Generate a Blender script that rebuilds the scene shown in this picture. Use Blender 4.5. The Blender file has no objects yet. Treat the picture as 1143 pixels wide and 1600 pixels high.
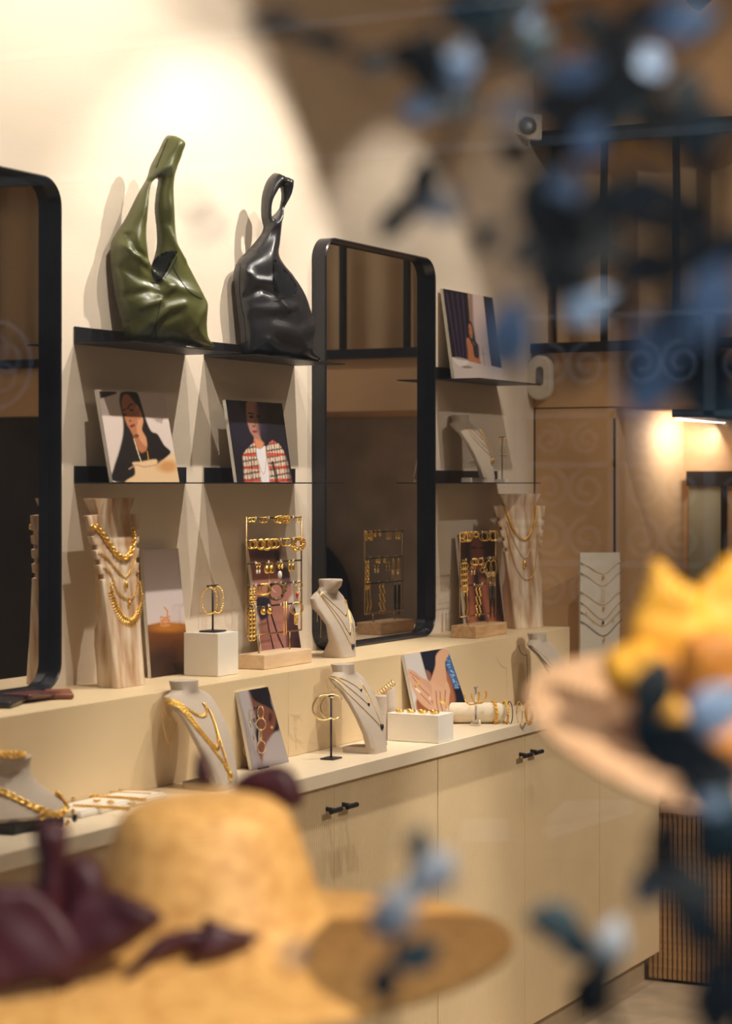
import bpy, bmesh, math, random
import numpy as np
from mathutils import Vector, Matrix, Euler
from mathutils.bvhtree import BVHTree
from mathutils.geometry import delaunay_2d_cdt
random.seed(7)
scn = bpy.context.scene
COL = scn.collection

# ------------------------------------------------------------------ camera
F, CX, HV = 3400.0, 571.5, 755.0            # focal length, centre column and horizon row in pixels of 1143 x 1600
ANG = math.radians(27.0)                    # angle between the optical axis and the shelf wall
EYE = Vector((0.0, -2.93, 1.69))
FWD = Vector((math.cos(ANG), math.sin(ANG), 0)); RGT = Vector((math.sin(ANG), -math.cos(ANG), 0)); UP = Vector((0, 0, 1))
cam = bpy.data.cameras.new('camera'); camo = bpy.data.objects.new('camera', cam); COL.objects.link(camo)
camo.location = EYE; camo.rotation_euler = (math.radians(90), 0, ANG - math.radians(90))
cam.sensor_fit = 'HORIZONTAL'; cam.sensor_width = 24.0; cam.lens = F / 1143 * 24.0; cam.shift_y = -(800 - HV) / 1143
cam.clip_start = 0.02
cam.dof.use_dof = True; cam.dof.focus_distance = 5.9; cam.dof.aperture_fstop = 3.0
scn.camera = camo

# ------------------------------------------------------------------ world, lights, exposure
world = bpy.data.worlds.new('sky'); scn.world = world; world.use_nodes = True
bgn = world.node_tree.nodes['Background']; bgn.inputs[0].default_value = (0.52, 0.70, 1.0, 1); bgn.inputs[1].default_value = 1.1
vs = scn.view_settings; vs.view_transform = 'Standard'; vs.look = 'None'; vs.gamma = 1.0; vs.use_curve_mapping = False; vs.exposure = 0.0
WARM = (1.0, 0.915, 0.82)
def spot(name, loc, target, power, size, blend=0.45, col=WARM, rad=0.018):
    l = bpy.data.lights.new(name, 'SPOT'); l.energy = power; l.color = col; l.spot_size = math.radians(size); l.spot_blend = blend
    l.shadow_soft_size = rad
    o = bpy.data.objects.new(name, l); COL.objects.link(o); o.location = loc
    o.rotation_euler = (Vector(target) - Vector(loc)).to_track_quat('-Z', 'Y').to_euler(); return o
SPOTS = [  # ceiling spotlights over the shelf wall and shop window, plus added fill spots
    ((3.75, -1.00, 3.50), (3.98, 0.0, 2.10), 92, 84),
    ((4.55, -1.00, 3.50), (4.50, 0.0, 2.30), 60, 76),
    ((5.18, -1.00, 3.50), (4.80, 0.0, 1.60), 140, 62),
    ((5.98, -1.00, 3.50), (5.98, 0.0, 1.55), 66, 58),
    ((4.10, -4.30, 3.40), (4.60, -0.50, 0.55), 215, 27),  # fill spot added to brighten the near cabinet fronts
    ((5.60, -4.30, 3.40), (6.00, -0.60, 0.50), 320, 28),  # fill spot added to brighten the far cabinet fronts
    ((5.70, -2.60, 3.50), (7.04, -0.95, 2.30), 60, 56),  # added spot that lifts the dim back wall
    ((1.10, -4.10, 3.40), (1.85, -2.00, 1.30), 450, 30),
    ((0.95, -2.55, 3.45), (1.75, -2.00, 1.30), 60, 40),  # weak front fill added for the hats
]
for i, (a, b, p, s) in enumerate(SPOTS): spot('ceiling_and_fill_spot', a, b, p, s)
al = bpy.data.lights.new('ambient_fill_lamp', 'AREA'); al.shape = 'RECTANGLE'; al.size = 2.4; al.size_y = 0.6; al.energy = 13; al.color = (1.0, 0.87, 0.71)  # soft unseen fill, added for the room's ambient light
alo = bpy.data.objects.new('ambient_fill_lamp', al); COL.objects.link(alo); alo.location = (4.3, -2.9, 3.74)

# ------------------------------------------------------------------ helpers
def ray(u, v): return FWD + RGT * ((u - CX) / F) + UP * ((HV - v) / F)
def at(u, v, x=None, y=None, z=None, d=None):
    """world point seen at photo pixel (u, v) on the plane x=, y=, z= or at depth d="""
    r = ray(u, v)
    if d is not None: t = d
    elif x is not None: t = (x - EYE.x) / r.x
    elif y is not None: t = (y - EYE.y) / r.y
    else: t = (z - EYE.z) / r.z
    return EYE + r * t
def hit(u, v, p0, n):
    r = ray(u, v); return EYE + r * ((Vector(p0) - EYE).dot(n) / r.dot(n))
def xon(u, y): return at(u, HV, y=y).x          # X of the point of plane y seen in column u
def s2l(c):
    c = np.asarray(c, float); return np.where(c <= 0.04045, c / 12.92, ((c + 0.055) / 1.055) ** 2.4)
def rgb(r, g, b): return tuple(float(q) for q in s2l(np.array([r, g, b]) / 255.0))

MATS = {}
def mat(name, col, rough=0.6, metal=0.0, var=0.0, scale=20.0, bump=0.0, bscale=None, stretch=(1, 1, 1), col2=None, spec=0.5, coat=0.0, emit=None, estr=0.0, alpha=None, trans=0.0, sheen=0.0, detail=4.0):
    if name in MATS: return MATS[name]
    m = bpy.data.materials.new(name); m.use_nodes = True; nt = m.node_tree; b = nt.nodes['Principled BSDF']
    b.inputs['Base Color'].default_value = (*col, 1); b.inputs['Roughness'].default_value = rough; b.inputs['Metallic'].default_value = metal
    b.inputs['Specular IOR Level'].default_value = spec; b.inputs['Coat Weight'].default_value = coat
    b.inputs['Transmission Weight'].default_value = trans
    if sheen: b.inputs['Sheen Weight'].default_value = sheen
    if emit: b.inputs['Emission Color'].default_value = (*emit, 1); b.inputs['Emission Strength'].default_value = estr
    if var or bump or col2:
        tc = nt.nodes.new('ShaderNodeTexCoord'); mp = nt.nodes.new('ShaderNodeMapping'); mp.inputs['Scale'].default_value = stretch
        nt.links.new(tc.outputs['Object'], mp.inputs['Vector'])
        nz = nt.nodes.new('ShaderNodeTexNoise'); nz.inputs['Scale'].default_value = scale; nz.inputs['Detail'].default_value = detail
        nt.links.new(mp.outputs[0], nz.inputs['Vector'])
        if var or col2:
            rp = nt.nodes.new('ShaderNodeValToRGB')
            c2 = col2 if col2 else tuple(q * (1 - var) for q in col); c1 = col if col2 else tuple(min(1, q * (1 + var * 0.6)) for q in col)
            rp.color_ramp.elements[0].position = 0.35; rp.color_ramp.elements[1].position = 0.65
            rp.color_ramp.elements[0].color = (*c2, 1); rp.color_ramp.elements[1].color = (*c1, 1)
            nt.links.new(nz.outputs['Fac'], rp.inputs[0]); nt.links.new(rp.outputs[0], b.inputs['Base Color'])
        if bump:
            n2 = nz
            if bscale:
                n2 = nt.nodes.new('ShaderNodeTexNoise'); n2.inputs['Scale'].default_value = bscale; n2.inputs['Detail'].default_value = 3
                nt.links.new(mp.outputs[0], n2.inputs['Vector'])
            bp = nt.nodes.new('ShaderNodeBump'); bp.inputs['Strength'].default_value = bump; bp.inputs['Distance'].default_value = 0.002
            nt.links.new(n2.outputs['Fac'], bp.inputs['Height']); nt.links.new(bp.outputs[0], b.inputs['Normal'])
    MATS[name] = m; return m
def straw_mat(name, col, dark, pitch=0.006, weave=160):
    """plaited straw: rings about the local z axis plus a fine weave"""
    m = bpy.data.materials.new(name); m.use_nodes = True; nt = m.node_tree; b = nt.nodes['Principled BSDF']; b.inputs['Roughness'].default_value = 0.55
    N = nt.nodes.new; L = nt.links.new
    tc = N('ShaderNodeTexCoord'); sx = N('ShaderNodeSeparateXYZ'); L(tc.outputs['Object'], sx.inputs[0])
    cb = N('ShaderNodeCombineXYZ'); L(sx.outputs[0], cb.inputs[0]); L(sx.outputs[1], cb.inputs[1])
    ln = N('ShaderNodeVectorMath'); ln.operation = 'LENGTH'; L(cb.outputs[0], ln.inputs[0])
    ad = N('ShaderNodeMath'); ad.operation = 'SUBTRACT'; L(ln.outputs['Value'], ad.inputs[0]); L(sx.outputs[2], ad.inputs[1])
    mu = N('ShaderNodeMath'); mu.operation = 'MULTIPLY'; L(ad.outputs[0], mu.inputs[0]); mu.inputs[1].default_value = 2 * math.pi / pitch
    sn = N('ShaderNodeMath'); sn.operation = 'SINE'; L(mu.outputs[0], sn.inputs[0])
    nz = N('ShaderNodeTexNoise'); nz.inputs['Scale'].default_value = weave; nz.inputs['Detail'].default_value = 2; L(tc.outputs['Object'], nz.inputs['Vector'])
    m1 = N('ShaderNodeMath'); m1.operation = 'MULTIPLY_ADD'; L(sn.outputs[0], m1.inputs[0]); m1.inputs[1].default_value = 0.22; L(nz.outputs['Fac'], m1.inputs[2])
    rp = N('ShaderNodeValToRGB'); rp.color_ramp.elements[0].position = 0.25; rp.color_ramp.elements[1].position = 0.68
    rp.color_ramp.elements[0].color = (*dark, 1); rp.color_ramp.elements[1].color = (*col, 1)
    L(m1.outputs[0], rp.inputs[0]); L(rp.outputs[0], b.inputs['Base Color'])
    bp = N('ShaderNodeBump'); bp.inputs['Strength'].default_value = 0.6; bp.inputs['Distance'].default_value = 0.002
    L(m1.outputs[0], bp.inputs['Height']); L(bp.outputs[0], b.inputs['Normal'])
    MATS[name] = m; return m

def wloc(o):
    p = Vector((0, 0, 0))
    while o is not None: p += o.location; o = o.parent
    return p
def tag(o, label=None, cat=None, group=None, kind=None):
    if label: o['label'] = label
    if cat: o['category'] = cat
    if group: o['group'] = group
    if kind: o['kind'] = kind
    return o
def thing(name, loc, label, cat, group=None):
    o = bpy.data.objects.new(name, None); o.empty_display_size = 0.05; COL.objects.link(o); o.location = loc
    return tag(o, label, cat, group)
class MB:
    """collects shapes in world coordinates; build() links them as one mesh object"""
    def __init__(s): s.v = []; s.f = []
    def add(s, vs_, fs_):
        o = len(s.v); s.v += [tuple(q) for q in vs_]; s.f += [tuple(i + o for i in f) for f in fs_]; return s
    def box(s, lo, hi, bev=0.0):
        if bev <= 0:
            x0, y0, z0 = lo; x1, y1, z1 = hi
            return s.add([(x0,y0,z0),(x1,y0,z0),(x1,y1,z0),(x0,y1,z0),(x0,y0,z1),(x1,y0,z1),(x1,y1,z1),(x0,y1,z1)],
                         [(0,3,2,1),(4,5,6,7),(0,1,5,4),(1,2,6,5),(2,3,7,6),(3,0,4,7)])
        bm = bmesh.new(); bmesh.ops.create_cube(bm, size=1)
        for q in bm.verts: q.co = Vector([lo[k] + (q.co[k] + .5) * (hi[k] - lo[k]) for k in range(3)])
        bmesh.ops.bevel(bm, geom=bm.edges[:], offset=bev, segments=2, affect='EDGES', profile=0.5)
        bm.verts.index_update(); s.add([q.co[:] for q in bm.verts], [[q.index for q in f.verts] for f in bm.faces]); bm.free(); return s
    def tube(s, pts, r, n=8, closed=False, cap=True):
        pts = [Vector(p) for p in pts]; m = len(pts); rr = r if isinstance(r, (list, tuple)) else [r] * m
        o = len(s.v); prev = None
        for i in range(m):
            if closed: t = pts[(i + 1) % m] - pts[i - 1]
            else: t = pts[min(i + 1, m - 1)] - pts[max(i - 1, 0)]
            t = t.normalized() if t.length > 1e-9 else Vector((0, 0, 1))
            if prev is None:
                a = Vector((0, 0, 1)) if abs(t.z) < 0.9 else Vector((1, 0, 0)); a = (a - t * a.dot(t)).normalized()
            else:
                a = prev - t * prev.dot(t); a = a.normalized() if a.length > 1e-6 else t.orthogonal().normalized()
            prev = a; b = t.cross(a)
            for k in range(n):
                w = 2 * math.pi * k / n; s.v.append(tuple(pts[i] + (a * math.cos(w) + b * math.sin(w)) * rr[i]))
        for i in range(m if closed else m - 1):
            for k in range(n):
                j = (i + 1) % m; k2 = (k + 1) % n
                s.f.append((o + i*n + k, o + i*n + k2, o + j*n + k2, o + j*n + k))
        if cap and not closed:
            s.f.append(tuple(o + k for k in reversed(range(n)))); s.f.append(tuple(o + (m-1)*n + k for k in range(n)))
        return s
    def torus(s, c, r, t, ax=(0, 0, 1), n=20, k=6, sy=1.0, arc=1.0, start=0.0):
        ax = Vector(ax).normalized(); a = Vector((0, 0, 1)) - ax * ax.z
        a = a.normalized() if a.length > 1e-3 else Vector((1, 0, 0)); b = ax.cross(a); c = Vector(c)
        full = arc >= 0.999
        ps = [c + a * (math.cos(start + 2*math.pi*arc*i/(n if full else n-1)) * r * sy) + b * (math.sin(start + 2*math.pi*arc*i/(n if full else n-1)) * r) for i in range(n)]
        return s.tube(ps, t, k, closed=full)
    def lathe(s, c, prof, n=24, ax=None, cap=True):
        c = Vector(c); M = Matrix.Identity(3) if ax is None else Vector(ax).to_track_quat('Z', 'Y').to_matrix()
        o = len(s.v); m = len(prof)
        for (r, z) in prof:
            for k in range(n):
                w = 2*math.pi*k/n; s.v.append(tuple(c + M @ Vector((r*math.cos(w), r*math.sin(w), z))))
        for i in range(m-1):
            for k in range(n):
                k2 = (k+1) % n; s.f.append((o+i*n+k, o+i*n+k2, o+(i+1)*n+k2, o+(i+1)*n+k))
        if cap: s.f.append(tuple(o+k for k in reversed(range(n)))); s.f.append(tuple(o+(m-1)*n+k for k in range(n)))
        return s
    def rings(s, rows):
        """loft through rows of equally many points, capped"""
        o = len(s.v); n = len(rows[0])
        for r in rows: s.v += [tuple(p) for p in r]
        for i in range(len(rows)-1):
            for k in range(n):
                k2 = (k+1) % n; s.f.append((o+i*n+k, o+i*n+k2, o+(i+1)*n+k2, o+(i+1)*n+k))
        s.f.append(tuple(o+k for k in reversed(range(n)))); s.f.append(tuple(o+(len(rows)-1)*n+k for k in range(n))); return s
    def ball(s, c, r, n=10, sc=(1, 1, 1)):
        rows = n // 2 + 1; c = Vector(c); o = len(s.v)
        for i in range(1, rows):
            t = math.pi * i / rows
            for k in range(n):
                w = 2*math.pi*k/n; s.v.append(tuple(c + Vector((r*math.sin(t)*math.cos(w)*sc[0], r*math.sin(t)*math.sin(w)*sc[1], r*math.cos(t)*sc[2]))))
        for i in range(rows-2):
            for k in range(n):
                k2 = (k+1) % n; s.f.append((o+i*n+k, o+(i+1)*n+k, o+(i+1)*n+k2, o+i*n+k2))
        s.f.append(tuple(o+k for k in range(n))); s.f.append(tuple(o+(rows-2)*n+k for k in reversed(range(n)))); return s
    def bvh(s): return BVHTree.FromPolygons([Vector(q) for q in s.v], s.f)
    def build(s, name, material, parent=None, smooth=False, origin=None, flat_angle=None):
        o_ = wloc(parent) if parent is not None else Vector(origin if origin is not None else (0, 0, 0))
        me = bpy.data.meshes.new(name); me.from_pydata([tuple(Vector(q) - o_) for q in s.v], [], s.f); me.validate()
        bm = bmesh.new(); bm.from_mesh(me); bmesh.ops.recalc_face_normals(bm, faces=bm.faces[:]); bm.to_mesh(me); bm.free()
        ob = bpy.data.objects.new(name, me); COL.objects.link(ob)
        if material: me.materials.append(material)
        if smooth:
            me.shade_smooth() if flat_angle is None else me.set_sharp_from_angle(angle=math.radians(flat_angle))
            if flat_angle is not None:
                for p in me.polygons: p.use_smooth = True
                me.set_sharp_from_angle(angle=math.radians(flat_angle))
        if parent is not None: ob.parent = parent
        else: ob.location = o_
        return ob
def cat_rom(pts, per=6, closed=False):
    P = [Vector(p) for p in pts]; n = len(P); out = []
    for i in range(n if closed else n-1):
        if closed: p0, p1, p2, p3 = P[i-1], P[i], P[(i+1) % n], P[(i+2) % n]
        else: p0, p1, p2, p3 = P[max(i-1, 0)], P[i], P[i+1], P[min(i+2, n-1)]
        for k in range(per):
            t = k/per; out.append(0.5*((2*p1)+(p2-p0)*t+(2*p0-5*p1+4*p2-p3)*t*t+(3*p1-p0-3*p2+p3)*t*t*t))
    if not closed: out.append(P[-1])
    return out
def resample(pts, step):
    P = [Vector(p) for p in pts]; L = [0.0]
    for a, b in zip(P, P[1:]): L.append(L[-1] + (b-a).length)
    n = max(2, int(L[-1]/step)+1); out = []; j = 0
    for i in range(n):
        t = L[-1]*i/(n-1)
        while j < len(P)-2 and L[j+1] < t: j += 1
        q = (t-L[j])/max(1e-9, L[j+1]-L[j]); out.append(P[j].lerp(P[j+1], q))
    return out
def sd_poly(P, poly):
    """signed distance (negative inside) of points P (n,2) to a polygon"""
    poly = np.asarray(poly, float); n = len(poly); d = np.full(len(P), 1e9); ins = np.zeros(len(P), bool)
    for i in range(n):
        a = poly[i]; b = poly[(i+1) % n]; ab = b-a; t = np.clip(((P-a)@ab)/max(1e-9, ab@ab), 0, 1)
        d = np.minimum(d, np.hypot(*(P-(a+t[:, None]*ab)).T))
        c = ((a[1] > P[:, 1]) != (b[1] > P[:, 1]))
        with np.errstate(divide='ignore', invalid='ignore'): xi = (b[0]-a[0])*(P[:, 1]-a[1])/(b[1]-a[1] if b[1] != a[1] else 1e-9)+a[0]
        ins ^= c & (P[:, 0] < xi)
    return np.where(ins, -d, d)
def d_line(P, line):
    line = np.asarray(line, float); d = np.full(len(P), 1e9)
    for a, b in zip(line, line[1:]):
        ab = b-a; t = np.clip(((P-a)@ab)/max(1e-9, ab@ab), 0, 1); d = np.minimum(d, np.hypot(*(P-(a+t[:, None]*ab)).T))
    return d
def inflate(outline, holes, to3d, nrm, front, back, D0, step=4.0, creases=(), wav=0.0, power=0.5, smooth_outline=True, seed=1):
    """a soft body with the outline (pixels) lying on a plane: to3d maps (u, v) to the plane, nrm is its normal towards the viewer;
    front and back bulge in metres, reached D0 pixels inside the edge; creases = (polyline, width, depth)"""
    def dens(pl):
        q = [Vector((a, b, 0)) for a, b in pl]; q = cat_rom(q, 5, True) if smooth_outline else q
        q = resample(q + [q[0]], step)[:-1]; return np.array([(p.x, p.y) for p in q])
    loops = [dens(outline)] + [dens(h) for h in holes]
    lo = loops[0].min(0); hi = loops[0].max(0)
    g = np.array([(x, y) for j, y in enumerate(np.arange(lo[1], hi[1], step)) for x in np.arange(lo[0]+(j % 2)*step/2, hi[0], step)])
    def sdf(P):
        s_ = sd_poly(P, loops[0])
        for h in loops[1:]: s_ = np.maximum(s_, -sd_poly(P, h))
        return s_
    g = g[sdf(g) < -step*0.7]
    pts = np.vstack(loops + [g]); edges = []; o = 0
    for l in loops: edges += [(o+i, o+(i+1) % len(l)) for i in range(len(l))]; o += len(l)
    r = delaunay_2d_cdt([Vector((float(a), float(b))) for a, b in pts], edges, [], 0, 1e-4)
    V = np.array([(p.x, p.y) for p in r[0]]); Fc = [tuple(f) for f in r[2]]
    cen = np.array([V[list(f)].mean(0) for f in Fc]); keep = sdf(cen) < 0; Fc = [f for f, k in zip(Fc, keep) if k]
    sd = np.minimum(sdf(V), 0); rim = sd > -0.05; q = np.clip(-sd/D0, 0, 1); T = np.power(1-(1-q)**2, power)
    rs = np.random.RandomState(seed); W = np.zeros(len(V))
    for k in range(6):
        th = rs.uniform(0, math.pi); f_ = rs.uniform(0.03, 0.11); ph = rs.uniform(0, 6)
        W += np.sin((V[:, 0]*math.cos(th)+V[:, 1]*math.sin(th))*f_+ph+1.5*np.sin(V[:, 1]*0.02+k))/6
    W = W*wav*np.clip(-sd/14, 0, 1)
    for (ln, wd, dp) in creases: W = W + dp*np.exp(-(d_line(V, ln)/wd)**2)*np.clip(-sd/5, 0, 1)
    mb = MB(); n = len(V); idx = {}; vs_ = []
    base = [to3d(a, b) for a, b in V]
    for i in range(n): vs_.append(base[i]+nrm*float(T[i]*front+W[i]))
    bi = []
    for i in range(n):
        if rim[i]: bi.append(i)
        else: bi.append(len(vs_)); vs_.append(base[i]-nrm*float(T[i]*back))
    mb.add(vs_, Fc + [tuple(bi[k] for k in reversed(f)) for f in Fc]); return mb
def chain_links(mb, pts, link, width, wire, n=8, k=5, up=None, twist=True):
    """a real chain of elongated links along a path"""
    P = resample(pts, link*0.62)
    for i in range(len(P)-1):
        c = (P[i]+P[i+1])/2; t = (P[i+1]-P[i]).normalized(); a = Vector(up) if up is not None else (EYE-c)
        a = (a-t*a.dot(t)).normalized(); b = t.cross(a)
        w = b if (i % 2 == 0 or not twist) else (b*0.55+a*0.83)
        ps = [c+t*(math.cos(2*math.pi*j/n)*link/2)+w*(math.sin(2*math.pi*j/n)*width/2) for j in range(n)]
        mb.tube(ps, wire, k, closed=True)
    return mb
# ------------------------------------------------------------------ materials
M_wall = mat('limewash_plaster', (0.80, 0.68, 0.54), 0.85, var=0.06, scale=2.2, bump=0.25, bscale=180, stretch=(0.6, 1, 2.5))
M_tan = mat('tan_panel', (0.68, 0.44, 0.235), 0.75, var=0.10, scale=3.0, bump=0.1, bscale=120)
M_ceil = mat('ceiling_paint', (0.80, 0.72, 0.60), 0.9, var=0.03, scale=4)
M_floor = mat('sandstone_floor', (0.66, 0.53, 0.37), 0.55, var=0.14, scale=9, bump=0.1)
M_lacq = mat('cream_lacquer', (0.78, 0.60, 0.36), 0.42, var=0.03, scale=5)
M_top = mat('cream_worktop', (0.82, 0.69, 0.50), 0.38, var=0.03, scale=8)
M_plinth = mat('plinth_beige', (0.52, 0.40, 0.26), 0.6, var=0.08, scale=10)
M_black = mat('black_steel', (0.012, 0.012, 0.016), 0.42, var=0.2, scale=30)
M_blacksat = mat('black_satin_frame', (0.008, 0.009, 0.014), 0.25, var=0.2, scale=20)
M_mirror = mat('mirror_glass', (0.66, 0.66, 0.68), 0.012, 1.0, var=0.01, scale=3)
M_gold = mat('polished_gold', (1.0, 0.62, 0.16), 0.30, 1.0, var=0.12, scale=60)
M_goldp = mat('pale_gold', (0.98, 0.72, 0.36), 0.30, 1.0, var=0.12, scale=60)
M_brass = mat('brass_rod', (0.42, 0.26, 0.12), 0.35, 1.0, var=0.15, scale=40)
M_linen = mat('oat_linen', (0.54, 0.445, 0.35), 0.92, var=0.10, scale=420, bump=0.5, bscale=700)
M_white = mat('white_lacquer_box', (0.84, 0.77, 0.66), 0.5, var=0.03, scale=12)
M_card = mat('white_card', (0.84, 0.78, 0.68), 0.7, var=0.03, scale=20)
M_edge = mat('foam_board_edge', (0.72, 0.66, 0.56), 0.8, var=0.05, scale=60)
M_wood = mat('bleached_driftwood', (0.76, 0.62, 0.45), 0.75, scale=6.0, col2=(0.40, 0.21, 0.09), bump=0.35, stretch=(6.0, 6.0, 0.8), detail=6)
M_oak = mat('oiled_oak', (0.66, 0.42, 0.22), 0.55, scale=14, col2=(0.50, 0.29, 0.13), stretch=(1, 6, 6), bump=0.15)
M_beech = mat('pale_beech', (0.76, 0.56, 0.36), 0.55, scale=14, col2=(0.68, 0.47, 0.28), stretch=(1, 6, 6), bump=0.1)
M_stone = mat('dark_stone', (0.012, 0.012, 0.03), 0.15, var=0.2, scale=80, coat=0.5)
M_pearl = mat('pearl', (0.85, 0.80, 0.74), 0.25, var=0.05, scale=60, coat=0.4)
M_red = mat('red_enamel', (0.55, 0.02, 0.03), 0.3, var=0.1, scale=60)
M_tort = mat('tortoiseshell', (0.03, 0.018, 0.012), 0.25, scale=160, col2=(0.30, 0.17, 0.06))
M_acryl = mat('clear_acrylic', (0.92, 0.90, 0.86), 0.05, var=0.01, scale=5, trans=0.85)
M_white_pl = mat('white_plastic', (0.74, 0.68, 0.58), 0.45, var=0.02, scale=8)
M_greypl = mat('grey_plastic', (0.16, 0.14, 0.12), 0.3, var=0.05, scale=20)
M_cord = mat('purple_cord', (0.05, 0.015, 0.05), 0.7, var=0.2, scale=200)

ZL, ZW = 1.216, 1.0            # tops of the display ledge and of the worktop
YL, YW, YC = -0.27, -0.49, -0.47
XB = 7.04                      # back wall
YR, XF, ZC = -4.6, 0.55, 3.8   # far side wall, shop front, ceiling
XE = 9.2                       # end of the room behind the passage
def struct(name, mb, m, smooth=False): return tag(mb.build(name, m, smooth=smooth), kind='structure')

# ------------------------------------------------------------------ setting
struct('floor', MB().box((XF-0.1, YR, -0.1), (XE, 0.1, 0.0)), M_floor)
struct('ceiling', MB().box((XF-0.1, YR, ZC), (XE, 0.1, ZC+0.1)), M_ceil)
struct('wall_left', MB().box((XF-0.1, 0.0, 0.0), (XE, 0.12, ZC)), M_wall)
struct('wall_right', MB().box((XF-0.1, YR-0.12, 0.0), (XE, YR, ZC)), M_ceil)
struct('wall_front', MB().box((XF-0.1, YR, 0.0), (XF, 0.0, 0.12)).box((XF-0.1, YR, 3.22), (XF, 0.0, ZC)), M_tan)
ZP = 1.953                     # top of the flush panel and of the passage
YP = -0.30                     # side of the passage
bw = MB()
bw.box((XB, YP, 0), (XB+0.10, 0.0, ZP-0.004)).box((XB, YR, ZP), (XB+0.35, 0.0, 2.150)).box((XB, YR, 2.90), (XB+0.35, 0.0, ZC))
bw.box((XB+0.30, YR, 2.15), (XB+0.35, 0.0, 2.90))
struct('wall_back', bw, M_tan)
struct('wall_passage', MB().box((XB+0.104, YP+0.02, 0), (XE, -0.001, ZP)).box((XE-0.05, YR, 0), (XE, YP+0.02, ZC)).box((XE-0.05, YP+0.02, ZP), (XE, -0.001, ZC)).box((XB+0.351, YR, ZP), (XE-0.051, -0.001, ZP+0.05)), M_tan)
XR = 7.83
M_char = mat('charcoal_panel', (0.46, 0.39, 0.33), 0.8, var=0.15, scale=8)
struct('wall_back_low', MB().box((XB, YR, 0), (XB+0.10, -1.75, ZP-0.002)), mat('slate_panel', (0.05, 0.043, 0.04), 0.8, var=0.2, scale=6))
dw = MB().box((XR, -0.62, 0), (XR+0.06, YP+0.02, ZP-0.002)); struct('wall_niche', dw, M_tan)
struct('wall_niche_dark', MB().box((XR-0.05, -1.74, 0), (XR+0.06, -0.622, ZP-0.002)), M_char)
ars = MB(); arc = [Vector((7.60, -1.32+0.27*math.cos(a), 1.22+0.27*math.sin(a))) for a in np.linspace(0, math.pi, 24)]  # arched panel added to give the mirror its dark rounded shape
arc = [Vector((7.60, -1.05, 0.0))]+arc+[Vector((7.60, -1.59, 0.0))]
ars.rings([arc, [p+Vector((0.04, 0, 0)) for p in arc]])
tag(ars.build('added_arch_panel', mat('navy_felt', (0.006, 0.009, 0.024), 0.9, var=0.2, scale=30), origin=(7.6, -1.32, 0)), 'navy round-topped panel added for the dark mirrored shape behind the linen bust', 'screen')
dr = tag(bpy.data.objects.new('door_1', None), kind='structure'); COL.objects.link(dr); dr.location = (XR, -0.5, 0)
MB().box((XR-0.03, -0.44, 0.0), (XR-0.001, -0.31, 1.68)).build('panel', mat('sage_door', (0.34, 0.32, 0.22), 0.6, var=0.05, scale=6), dr)
MB().box((XR-0.045, -0.62, 1.68), (XR-0.001, -0.305, 1.735)).box((XR-0.05, -0.455, 0), (XR-0.001, -0.44, 1.68)).build('frame', M_black, dr)
MB().box((XR-0.028, -0.62, 0.0), (XR-0.001, -0.455, 1.68)).build('panel', M_tan, dr)
led = thing('strip_light', (XR-0.2, -0.55, ZP-0.03), 'slim white strip light glowing under the passage header', 'light')
p0 = at(1056, 655, z=ZP-0.035); p1 = at(1150, 660.5, z=ZP-0.035)
MB().tube([p0, p0.lerp(p1, 2.0)], 0.0032, 6).build('diffuser', mat('strip_diffuser', (1, 1, 1), 0.5, emit=(1.0, 0.92, 0.8), estr=14, var=0.01), led)
MB().box((min(p0.x, p1.x)-0.02, p1.y-0.10, ZP-0.028), (max(p0.x, p1.x)+0.03, p0.y+0.01, ZP-0.001)).build('housing', M_black, led)
sl = bpy.data.lights.new('strip_lamp', 'AREA'); sl.shape = 'RECTANGLE'; sl.size = 0.3; sl.size_y = 0.02; sl.energy = 1.6; sl.color = (1.0, 0.93, 0.85)
slo = bpy.data.objects.new('strip_lamp', sl); COL.objects.link(slo); slo.location = (7.66, -0.42, ZP-0.06); slo.rotation_euler = (math.radians(60), 0, 0)

# mezzanine glazing above the back wall: beams, mullions, panes, curtain
w2 = tag(bpy.data.objects.new('window_2', None), kind='structure'); COL.objects.link(w2); w2.location = (XB, -1.0, 2.15)
MB().box((XB-0.035, YR, 2.868), (XB+0.03, 0.0, 2.912)).build('beam', M_black, w2)
MB().box((XB-0.035, YR, 2.142), (XB+0.03, 0.0, 2.176)).build('beam', M_black, w2)
for k in range(1, 16): MB().box((XB-0.012, -0.26*k-0.008, 2.17), (XB+0.02, -0.26*k+0.008, 2.87)).build('mullion', M_black, w2)
cur = MB(); n = 260; rows = []
for (z, amp) in ((2.16, 0.020), (2.5, 0.016), (2.89, 0.010)):
    rows.append([Vector((XB+0.16+amp*math.sin(k*0.62+0.6*math.sin(k*0.13)), -0.02-4.4*k/n, z)) for k in range(n)])
for i in range(2):
    o = len(cur.v); cur.v += [tuple(p) for p in rows[i]]+[tuple(p) for p in rows[i+1]]
    cur.f += [(o+k, o+k+1, o+n+k+1, o+n+k) for k in range(n-1)]
cur = cur.build('curtain', mat('tan_voile', (0.62, 0.44, 0.25), 0.9, var=0.06, scale=3), None, True)
tag(cur, 'tan curtain hanging behind the black mezzanine glazing', 'curtain')
# flush panel joint lines beside the passage
jt = MB()
jt.box((XB-0.001, YP, ZP-0.004), (XB+0.02, -0.003, ZP)).box((XB-0.0015, -0.006, 0.9), (XB+0.01, -0.002, ZP)).box((XB-0.0015, YP, 0.0), (XB+0.01, YP+0.004, ZP-0.04))
struct('trim_1', jt, M_black)
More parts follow.
